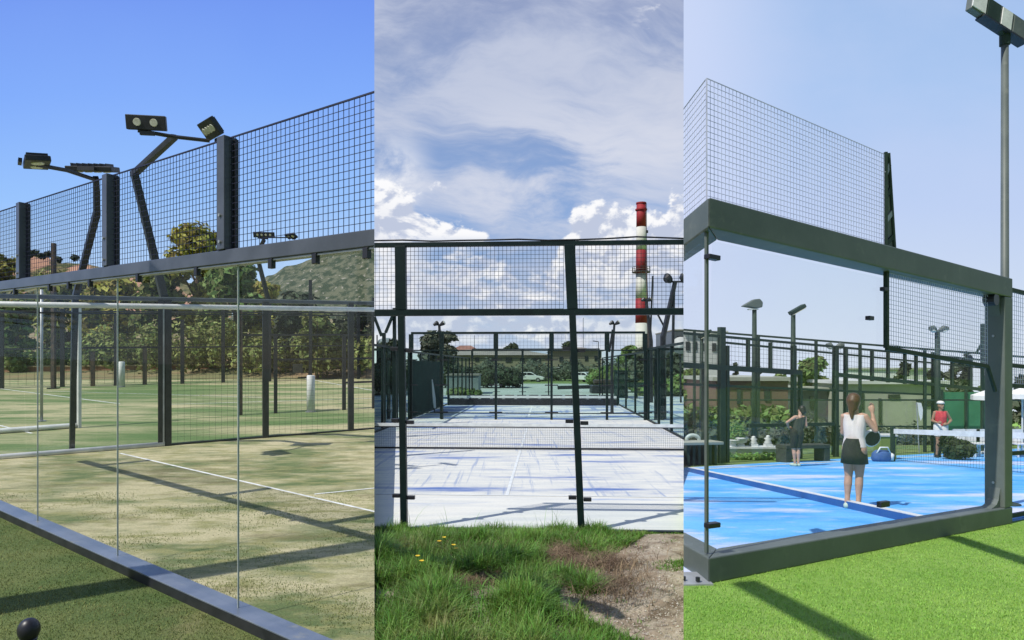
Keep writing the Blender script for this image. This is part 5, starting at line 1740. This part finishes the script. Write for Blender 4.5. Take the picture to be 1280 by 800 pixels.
def parasol(label, px, pyt, y, w):
    p = FR.on(px, y)
    t = thing('parasol', label, 'parasol', p)
    zt = at(px, pyt, y).z
    MB().tube([p, V((p.x, p.y, zt))], .03, 8).build('pole', M['bwhite'], t, 'R')
    tip = V((p.x, p.y, zt))
    mb = MB()
    n = 8
    vs = [tip]
    for k in range(n):
        an = 2 * math.pi * k / n
        vs.append(tip + V((math.cos(an) * w, math.sin(an) * w, -w * .42)))
    for k in range(n):
        an = 2 * math.pi * k / n
        vs.append(tip + V((math.cos(an) * w, math.sin(an) * w, -w * .42 - .16)))
    mb._add(vs, [(0, 1 + k, 1 + (k + 1) % n) for k in range(n)] + [(1 + k, 1 + n + k, 1 + n + (k + 1) % n, 1 + (k + 1) % n) for k in range(n)])
    mb.build('canopy', M['cloth_white'], t, 'R')
    MB().tube([p, p + Z * .08], .25, 12).build('base', M['bwhite'], t, 'R')
parasol('white parasol right of the green screen beside the frame post', 1234, 487, 23, .5)
parasol('white parasol partly behind the dark column shaped tree', 1216, 491, 26, .55)
parasol('white parasol at the right edge beyond the frame', 1278, 484, 22, .55)
p = FR.on(1149, 23.5)
t = thing('banner', 'narrow white feather banner behind the fence, left of the player in red', 'banner', p)
zb0, zt0 = at(1149, 526, 23.5).z, at(1149, 503, 23.5).z
MB().tube([p, V((p.x - .1, p.y, zt0))], .02, 8).build('pole', M['pale_metal'], t, 'R')
hh = zt0 - zb0
MB().prism([(-.09, hh), (.06, hh * .97), (.12, hh * .6), (.1, hh * .2), (.04, 0), (-.02, hh * .3)], V((p.x, p.y - .03, zb0)), V((1, 0, 0)), Z, V((0, .012, 0))).build('sail', M['cloth_white'], t, 'R')
def chair(label, px, pb):
    p = FR.on(px, 21.3)
    t = thing('garden_chair', label, 'chair', p, 'white garden chairs')
    MB().box(p + Z * .45, .46, .44, .04).build('seat', M['white'], t, 'R')
    MB().box(p + V((0, .21, .7)), .44, .03, .42).build('backrest', M['white'], t, 'R')
    for dx in (-.2, .2):
        for dy in (-.18, .18): MB().bar(p + V((dx, dy, 0)), p + V((dx, dy, .43)), .04, .04).build('leg', M['white'], t, 'R')
for px in (1204, 1222, 1234, 1275): chair('white garden chair beyond the net, under the white parasols', px, 0)

def rtree(label, px, top, y, w, m, n, size, seed, kind='broad', tf=.2):
    g = FR.on(px, y)
    return tree('tree', label, 'tree', g, hgt(g, top), w * y / FP, M[m], n, size, seed, kind, 'trees beyond the blue court', 'R', tf)
rtree('pointed dark conifer between the thick post and the drop shaped lamp', 919, 450, 44, 13, 'leaf_dark', 1300, .22, 81, 'cone')
rtree('small pointed conifer beside the drop shaped lamp pole', 950, 452, 46, 12, 'leaf_dark', 1200, .22, 82, 'cone')
rtree('broad green tree left of the twin lamp, above the fence rails', 1016, 447, 42, 34, 'leaf_green', 2600, .28, 83)
rtree('green tree behind the fence left of the thin tilted lamp', 972, 470, 44, 26, 'leaf_green', 2000, .26, 84)
rtree('leafy tree at the far left behind the second fence', 864, 458, 40, 24, 'leaf_green', 2000, .24, 85)
rtree('dark square topped tree above the grey building', 1124, 452, 52, 15, 'leaf_dark', 1400, .3, 86, 'broad', .1)
rtree('dark wide tree right of the square topped one, above the grey building', 1166, 462, 52, 24, 'leaf_dark', 1800, .3, 87, 'broad', .1)
rtree('grey tree behind the hanging mesh panel', 1194, 450, 60, 18, 'leaf_grey', 1400, .32, 88)
rtree('tree behind the parasols at the right', 1240, 470, 50, 26, 'leaf_green', 1800, .3, 89)
rtree('tree beyond the frame at the right edge', 1280, 470, 40, 24, 'leaf_grey', 1600, .26, 90)
rsh('hedge', 'long dark green hedge beyond the lawn behind the near player', [(985 + k * 14, 534 - 3 * (k % 3) - (14 if k < 4 else 0), 566, 12) for k in range(22)], 31, 'leaf_grey', 8000, .14, 75, 1.2)
rsh('hedge', 'green hedge at the left beyond the ornaments', [(850 + k * 14, 500 + 4 * (k % 2), 562, 12) for k in range(10)], 29, 'leaf_green', 3600, .2, 76, 1.0)
p = FR.g(1102, 577)
t = thing('sports_bag', 'blue and white sports bag on the ground beside the net post', 'bag', p)
MB().rings([(p + Z * .01, .26, .16), (p + Z * .1, .3, .19), (p + Z * .25, .28, .17), (p + Z * .34, .18, .1)], 18).build('bag_body', M['bag_blue'], t, 'R', True)
MB().tube([p + V((-.2, -.1, .26)), p + V((-.12, -.14, .44)), p + V((.1, -.14, .44)), p + V((.2, -.1, .26))], .022, 8).build('handle', M['cloth_white'], t, 'R', True)
MB().rings([(p + V((.24, -.04, .05)), .08, .1), (p + V((.26, -.04, .22)), .08, .1), (p + V((.24, -.04, .26)), .04, .06)], 12).build('side_pocket', M['cloth_white'], t, 'R', True)
p = FR.on(1106, 20)
t = thing('crate', 'pale greenish box standing behind the net post', 'box', p)
hq = hgt(p, 545)
MB().box(p + Z * hq / 2, .5, .4, hq).build('box', M['lawn'], t, 'R', bevel=.02)
MB().box(p + Z * (hq + .03), .56, .46, .06).build('lid', M['bwhite'], t, 'R', bevel=.01)

# gantry beams added unseen above and left of the view to shadow the grass
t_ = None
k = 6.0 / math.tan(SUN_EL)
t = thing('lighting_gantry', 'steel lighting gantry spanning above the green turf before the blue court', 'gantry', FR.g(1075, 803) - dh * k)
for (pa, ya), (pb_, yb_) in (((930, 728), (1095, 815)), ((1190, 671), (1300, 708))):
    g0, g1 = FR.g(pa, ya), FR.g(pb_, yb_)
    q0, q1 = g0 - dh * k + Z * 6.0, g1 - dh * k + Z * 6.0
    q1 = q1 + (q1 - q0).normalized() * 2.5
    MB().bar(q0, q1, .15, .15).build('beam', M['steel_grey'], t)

rp_ = random.Random(22)
mb = MB()
for _ in range(52000):
    y = 3.3 + 4.6 * rp_.random() ** 1.2
    x = rp_.uniform(KR * y, .83 * y)
    q_ = V((x, y, FR.z(x, y) + .001))
    if (q_ - R0).dot(nR) > -.01: continue
    a_ = rp_.uniform(0, 6.283)
    h_ = rp_.uniform(.007, .017)
    d_ = V((math.cos(a_), math.sin(a_), 0))
    mb._add([q_ - d_ * .0035, q_ + d_ * .0035, q_ + V((-d_.y, d_.x, 0)) * h_ * rp_.uniform(-.8, .8) + Z * h_], [(0, 1, 2)])
o = mb.build('turf_fibres', M['pile_r'], None, 'R')
o['kind'] = 'stuff'
# ------------------------------------------------------------------ people
def solid(name, chains, balls, m, parent, voxel, cut=None, smooth=6):
    mb = MB()
    for ch in chains: mb.tube([c[0] for c in ch], [c[1] for c in ch], 14, dome=True)
    for b in balls: mb.ball(*b)
    bm = bmesh.new()
    vv = [bm.verts.new(p) for p in mb.v]
    for f in mb.f:
        try: bm.faces.new([vv[i] for i in f])
        except ValueError: pass
    bmesh.ops.recalc_face_normals(bm, faces=bm.faces[:])
    me = bpy.data.meshes.new('tmp')
    bm.to_mesh(me)
    bm.free()
    o = bpy.data.objects.new('tmp', me)
    COL.objects.link(o)
    r = o.modifiers.new('r', 'REMESH')
    r.mode = 'VOXEL'
    r.voxel_size = voxel
    s = o.modifiers.new('s', 'SMOOTH')
    s.factor = .5
    s.iterations = smooth
    dg = bpy.context.evaluated_depsgraph_get()
    ne = bpy.data.meshes.new_from_object(o.evaluated_get(dg))
    bpy.data.objects.remove(o)
    bpy.data.meshes.remove(me)
    if cut:
        bm = bmesh.new()
        bm.from_mesh(ne)
        for co_, no_ in cut:
            bmesh.ops.bisect_plane(bm, geom=bm.verts[:] + bm.edges[:] + bm.faces[:], plane_co=co_, plane_no=no_, clear_outer=True)
        bm.to_mesh(ne)
        bm.free()
    ne.name = name
    ne.materials.clear()
    ne.materials.append(m)
    for p in ne.polygons: p.use_smooth = True
    ob = bpy.data.objects.new(name, ne)
    COL.objects.link(ob)
    ob.parent = parent
    W[ob.name] = W[parent.name]
    return ob


def hand(wrist, d, side, curl=.5):
    """palm, four unequal bent fingers and a thumb; d = pointing direction, side = towards the thumb"""
    d = V(d).normalized()
    side = V(side)
    side = (side - d * side.dot(d)).normalized()
    n = d.cross(side)
    w = V(wrist)
    out = [[(w, .024), (w + d * .05, .03), (w + d * .085, .03)]]
    out.append([(w + d * .03 + side * .022, .016), (w + d * .085 + side * .03, .016)])
    out.append([(w + d * .03 - side * .022, .016), (w + d * .08 - side * .03, .015)])
    for i, ln in enumerate((.068, .078, .072, .056)):
        b = w + d * .085 + side * (.03 - i * .02)
        k1 = b + d * ln * .5 + n * ln * .15 * curl
        k2 = k1 + d * ln * .3 * (1 - curl * .4) + n * ln * .35 * curl
        k3 = k2 + d * ln * .2 * (1 - curl) + n * ln * .3 * curl
        out.append([(b - d * .02, .0095), (k1, .009), (k2, .008), (k3, .007)])
    t0 = w + d * .03 + side * .03
    out.append([(t0 - side * .01, .012), (t0 + side * .022 + d * .03, .0105), (t0 + side * .024 + d * .062 + n * .012, .009)])
    return out


def person(label, G, H, yaw, pose, m_skin, slim=1.0):
    """pose: joint positions for a figure 1.65 m tall, facing local +y, x to its right"""
    t = thing('person', label, 'person', G)
    k = H / 1.65
    c, s = math.cos(yaw), math.sin(yaw)
    def tr(p): return V((p[0] * slim * c - p[1] * s, p[0] * slim * s + p[1] * c, p[2])) * k
    def T(ch): return [(tr(p), r * k) for p, r in ch]
    J = pose
    tilt = V(J.get('lean', (0, 0, 0)))                     # sideways/forward lean of the trunk per metre above the hips
    def up(p): return V(p) + tilt * max(0, p[2] - .86)
    ch = []
    torso = []
    for sx in (-1, 1):
        torso.append([(up((sx * .075, 0, .86)), .1), (up((sx * .058, .005, 1.03)), .085), (up((sx * .07, .01, 1.2)), .09), (up((sx * .11, 0, 1.335)), .058)])
    torso.append([(up((0, .0, .88)), .1), (up((0, .02, 1.2)), .1), (up((0, 0, 1.33)), .07)])
    torso = [[(q, r * (.5 + .5 * slim)) for q, r in c_] for c_ in torso]
    ch += torso
    ch.append([(up((0, -.005, 1.32)), .055), (up((0, .012, 1.45)), .05)])
    hd = V(J.get('head', (0, .02, 0)))
    hc = up((0, 0, 1.54)) + hd
    sh = {}
    for sx, nm in ((-1, 'l'), (1, 'r')):
        shd = up((sx * .165, 0, 1.335))
        sh[nm] = shd
        el, wr = V(J['el_' + nm]), V(J['wr_' + nm])
        ch.append([(up((sx * .12, 0, 1.335)), .055), (shd, .052), (shd.lerp(el, .5), .042), (el, .036)])
        ch.append([(el, .036), (el.lerp(wr, .35), .037), (wr, .023)])
        d = (wr - el).normalized()
        ch += hand(wr, J.get('hd_' + nm, d), J.get('th_' + nm, (-sx, .3, 0)), J.get('curl_' + nm, .6))
        hip, kn, an = V((sx * .085, 0, .86)), V(J['kn_' + nm]), V(J['an_' + nm])
        ch.append([(hip, .098), (hip.lerp(kn, .45), .08), (kn, .053)])
        ch.append([(kn, .053), (kn.lerp(an, .3) - V((0, .012, 0)), .055), (kn.lerp(an, .7), .038), (an, .034)])
        toe = V(J['toe_' + nm])
        ch.append([(an - V((0, .02, .04)), .034), (an.lerp(toe, .6) - V((0, 0, .02)), .032), (toe, .024)])
    balls = [(tr(hc + V((0, 0, .005))), .078 * k, .092 * k, .108 * k, 18, 14)]
    ang = J.get('turn', 0)
    def hp(p):
        x, y, z = p
        return tr(hc + V((x * math.cos(ang) - y * math.sin(ang), x * math.sin(ang) + y * math.cos(ang), z)))
    ch2 = [T(q) for q in ch]
    ch2.append([(hp((0, .06, -.075)), .036 * k), (hp((0, .055, -.03)), .045 * k)])          # jaw
    ch2.append([(hp((0, .085, .015)), .012 * k), (hp((0, .103, -.018)), .016 * k)])         # nose
    for sx in (-1, 1): ch2.append([(hp((sx * .077, -.005, -.02)), .012 * k), (hp((sx * .082, -.01, .015)), .016 * k)])
    body = solid('body', ch2, balls, m_skin, t, .0095 * k, None, 3)
    for sx in (-1, 1):
        MB().ball(W[t.name] + hp((sx * .03, .082, .012)), .0115 * k).build('eye', M['hair_black'], t, None, True)
    MB().tube([W[t.name] + hp((-.024, .088, -.052)), W[t.name] + hp((0, .096, -.054)), W[t.name] + hp((.024, .088, -.052))], .006 * k, 8).build('mouth', M['bred'], t, None, True)
    return t, T, torso, up, hp, tr, k


# near player, seen from behind
G = FR.g(1068, 636)
kk = hgt(G, 493) / 1.65
pose = dict(lean=(.0, .02, 0), head=(-.005, .0, 0), turn=-.35,
            el_l=(-.2, .08, 1.08), wr_l=(-.07, .27, 1.0), el_r=(.33, .03, 1.14), wr_r=(.27, .1, 1.38), hd_r=(-.1, .2, 1), th_r=(-1, 0, .2),
            kn_l=(-.1, .03, .47), an_l=(-.115, -.02, .085), toe_l=(-.13, .14, .028),
            kn_r=(.075, .03, .47), an_r=(.07, -.03, .085), toe_r=(.12, .12, .028))
t, T, torso, up, hp, tr, k = person('person seen from behind turning right, pale sleeveless top and dark skirt, one arm raised', G, hgt(G, 493), math.radians(-36), pose, M['skin'], .8)
G0 = W[t.name]
solid('sport_top', [T([(p, r + .014) for p, r in c]) for c in torso], [], M['top_white'], t, .011 * k, [(tr((0, 0, .9)), V((0, 0, -1))), (tr((0, 0, 1.36)), V((0, 0, 1)))], 4)
MB().rings([(G0 + tr((0, .0, 1.02)), .118 * k, .104 * k), (G0 + tr((0, 0, .93)), .152 * k, .125 * k), (G0 + tr((0, 0, .8)), .172 * k, .142 * k), (G0 + tr((0, 0, .66)), .186 * k, .158 * k), (G0 + tr((0, 0, .67)), .17 * k, .14 * k), (G0 + tr((0, 0, .85)), .15 * k, .12 * k)], 28, False).build('skirt', M['cloth_dark'], t, None, True)
solid('hair', [[(hp((0, -.02, .045)), .094 * k), (hp((0, -.045, .0)), .092 * k), (hp((0, -.06, -.08)), .06 * k), (hp((0, -.085, -.15)), .036 * k), (hp((.01, -.09, -.23)), .02 * k)],
               [(hp((-.06, -.02, .02)), .036 * k), (hp((-.05, -.045, -.09)), .03 * k)], [(hp((.06, -.02, .02)), .036 * k), (hp((.05, -.045, -.09)), .03 * k)]], [], M['hair_brown'], t, .011 * k, [(hp((0, .04, 0)), V((.83, .56, 0)))])
for sx, a_, t_2 in ((-1, 'an_l', 'toe_l'), (1, 'an_r', 'toe_r')):
    an, to = V(pose[a_]), V(pose[t_2])
    solid('shoe', [T([(an - V((0, .03, .04)), .046), (an.lerp(to, .5) - V((0, 0, .018)), .045), (to + V((0, 0, .006)), .036)])], [], M['shoe'], t, .01 * k, [(tr((0, 0, .002)), V((0, 0, -1)))], 3)
# her racket, held in front in the left hand
wr = G0 + tr(pose['wr_l'])
rt = thing('padel_racket', 'dark racket with pale edge held by the nearest player', 'racket', wr)
dr = V((.93, .25, -.05)).normalized()
up_ = V((0, -.3, .95))
pr = [wr + dr * .08 + dr * (.0) for _ in range(1)][0]
MB().tube([pr - dr * .06, pr + dr * .12], .016, 10).build('grip', M['black'], rt, None, True)
o_ = []
for q in range(22):
    a_ = 2 * math.pi * q / 22
    o_.append((.26 + .135 * math.cos(a_), .12 * math.sin(a_)))
MB().prism(o_, pr - dr.cross(up_) * .018, dr, up_, dr.cross(up_) * .036).build('face', M['cloth_dark'], rt, None)
MB().tube([pr + dr * (.26 + .137 * math.cos(q * .2992)) + up_ * .122 * math.sin(q * .2992) for q in range(22)], .02, 6).build('edge_guard', M['cloth_white'], rt, None, True)

# person leaning at the back left, arm bent, dark clothes
G = FR.g(996, 583)
pose = dict(lean=(.24, .03, 0), head=(.03, .02, -.02), turn=.5,
            el_l=(-.34, -.02, 1.2), wr_l=(-.2, .09, 1.03), hd_l=(.8, .3, -.1), th_l=(0, 0, 1), el_r=(.3, -.02, 1.1), wr_r=(.24, .16, 1.2), hd_r=(-.6, .6, .3), th_r=(0, 0, 1),
            kn_l=(-.07, .05, .46), an_l=(-.06, 0, .085), toe_l=(-.1, .15, .028), kn_r=(.06, .03, .46), an_r=(.04, -.02, .085), toe_r=(.06, .13, .028))
t, T, torso, up, hp, tr, k = person('person in charcoal clothes leaning in front of the low bench, one elbow bent out', G, hgt(G, 507), math.radians(8), pose, M['skin'], .88)
G0 = W[t.name]
solid('vest', [T([(p, r + .016) for p, r in c]) for c in torso], [], M['cloth_grey'], t, .011 * k, [(tr((0, 0, .86)), V((0, 0, -1))), (tr((0, 0, 1.3)), V((-.25, 0, 1)))], 4)
sh_ = []
for sx, nm in ((-1, 'l'), (1, 'r')):
    hip, kn = V((sx * .085, 0, .86)), V(pose['kn_' + nm])
    sh_.append(T([(hip + V((0, 0, .06)), .115), (hip, .118), (hip.lerp(kn, .45), .1), (hip.lerp(kn, .85), .085)]))
solid('shorts', sh_, [], M['cloth_dark'], t, .012 * k, [(tr((0, 0, .5)), V((0, 0, -1)))], 4)
solid('hair', [[(hp((0, -.02, .045)), .094 * k), (hp((0, -.04, -.03)), .088 * k)]], [], M['hair_black'], t, .011 * k, [(hp((0, .05, 0)), V((0, 1, 0)))])
for a_, t_2 in (('an_l', 'toe_l'), ('an_r', 'toe_r')):
    an, to = V(pose[a_]), V(pose[t_2])
    solid('shoe', [T([(an - V((0, .03, .04)), .046), (an.lerp(to, .5) - V((0, 0, .018)), .045), (to + V((0, 0, .006)), .036)])], [], M['shoe'], t, .01 * k, [(tr((0, 0, .002)), V((0, 0, -1)))], 3)

# player in red beyond the net
G = FR.g(1176, 572)
pose = dict(lean=(.02, .0, 0), head=(.0, .02, 0), turn=.4,
            el_l=(-.32, -.03, 1.1), wr_l=(-.15, .12, 1.0), hd_l=(.9, .2, -.1), th_l=(0, 0, 1), el_r=(.24, -.03, 1.08), wr_r=(.18, .2, 1.04), hd_r=(-.5, .8, .1), th_r=(0, 0, 1),
            kn_l=(-.12, .05, .46), an_l=(-.13, 0, .085), toe_l=(-.16, .14, .028), kn_r=(.1, .05, .46), an_r=(.12, 0, .085), toe_r=(.16, .14, .028))
t, T, torso, up, hp, tr, k = person('player in a red top, white shorts and white cap standing beyond the net', G, hgt(G, 502), math.radians(168), pose, M['skin_tan'], .88)
G0 = W[t.name]
solid('sport_top', [T([(p, r + .015) for p, r in c]) for c in torso], [], M['top_red'], t, .011 * k, [(tr((0, 0, .95)), V((0, 0, -1))), (tr((0, 0, 1.37)), V((0, 0, 1)))], 4)
sh_ = []
for sx, nm in ((-1, 'l'), (1, 'r')):
    hip, kn = V((sx * .085, 0, .86)), V(pose['kn_' + nm])
    sh_.append(T([(hip + V((0, 0, .08)), .118), (hip, .12), (hip.lerp(kn, .45), .1), (hip.lerp(kn, .7), .09)]))
solid('shorts', sh_, [], M['cloth_white'], t, .012 * k, [(tr((0, 0, .64)), V((0, 0, -1)))], 4)
solid('hair', [[(hp((0, -.02, .035)), .093 * k), (hp((0, -.045, -.05)), .075 * k)]], [], M['hair_brown'], t, .011 * k, [(hp((0, .05, 0)), V((0, -1 if False else 1, 0)))])
cp_ = MB()
cp_.rings([(G0 + hp((0, -.005, .05)), .102 * k, .114 * k), (G0 + hp((0, -.005, .1)), .092 * k, .102 * k), (G0 + hp((0, -.01, .128)), .06 * k, .07 * k), (G0 + hp((0, -.01, .138)), .01 * k, .012 * k)], 20)
cp_.build('cap', M['cloth_white'], t, None, True)
for a_, t_2 in (('an_l', 'toe_l'), ('an_r', 'toe_r')):
    an, to = V(pose[a_]), V(pose[t_2])
    solid('shoe', [T([(an - V((0, .03, .04)), .046), (an.lerp(to, .5) - V((0, 0, .018)), .045), (to + V((0, 0, .006)), .036)])], [], M['cloth_dark'], t, .01 * k, [(tr((0, 0, .002)), V((0, 0, -1)))], 3)
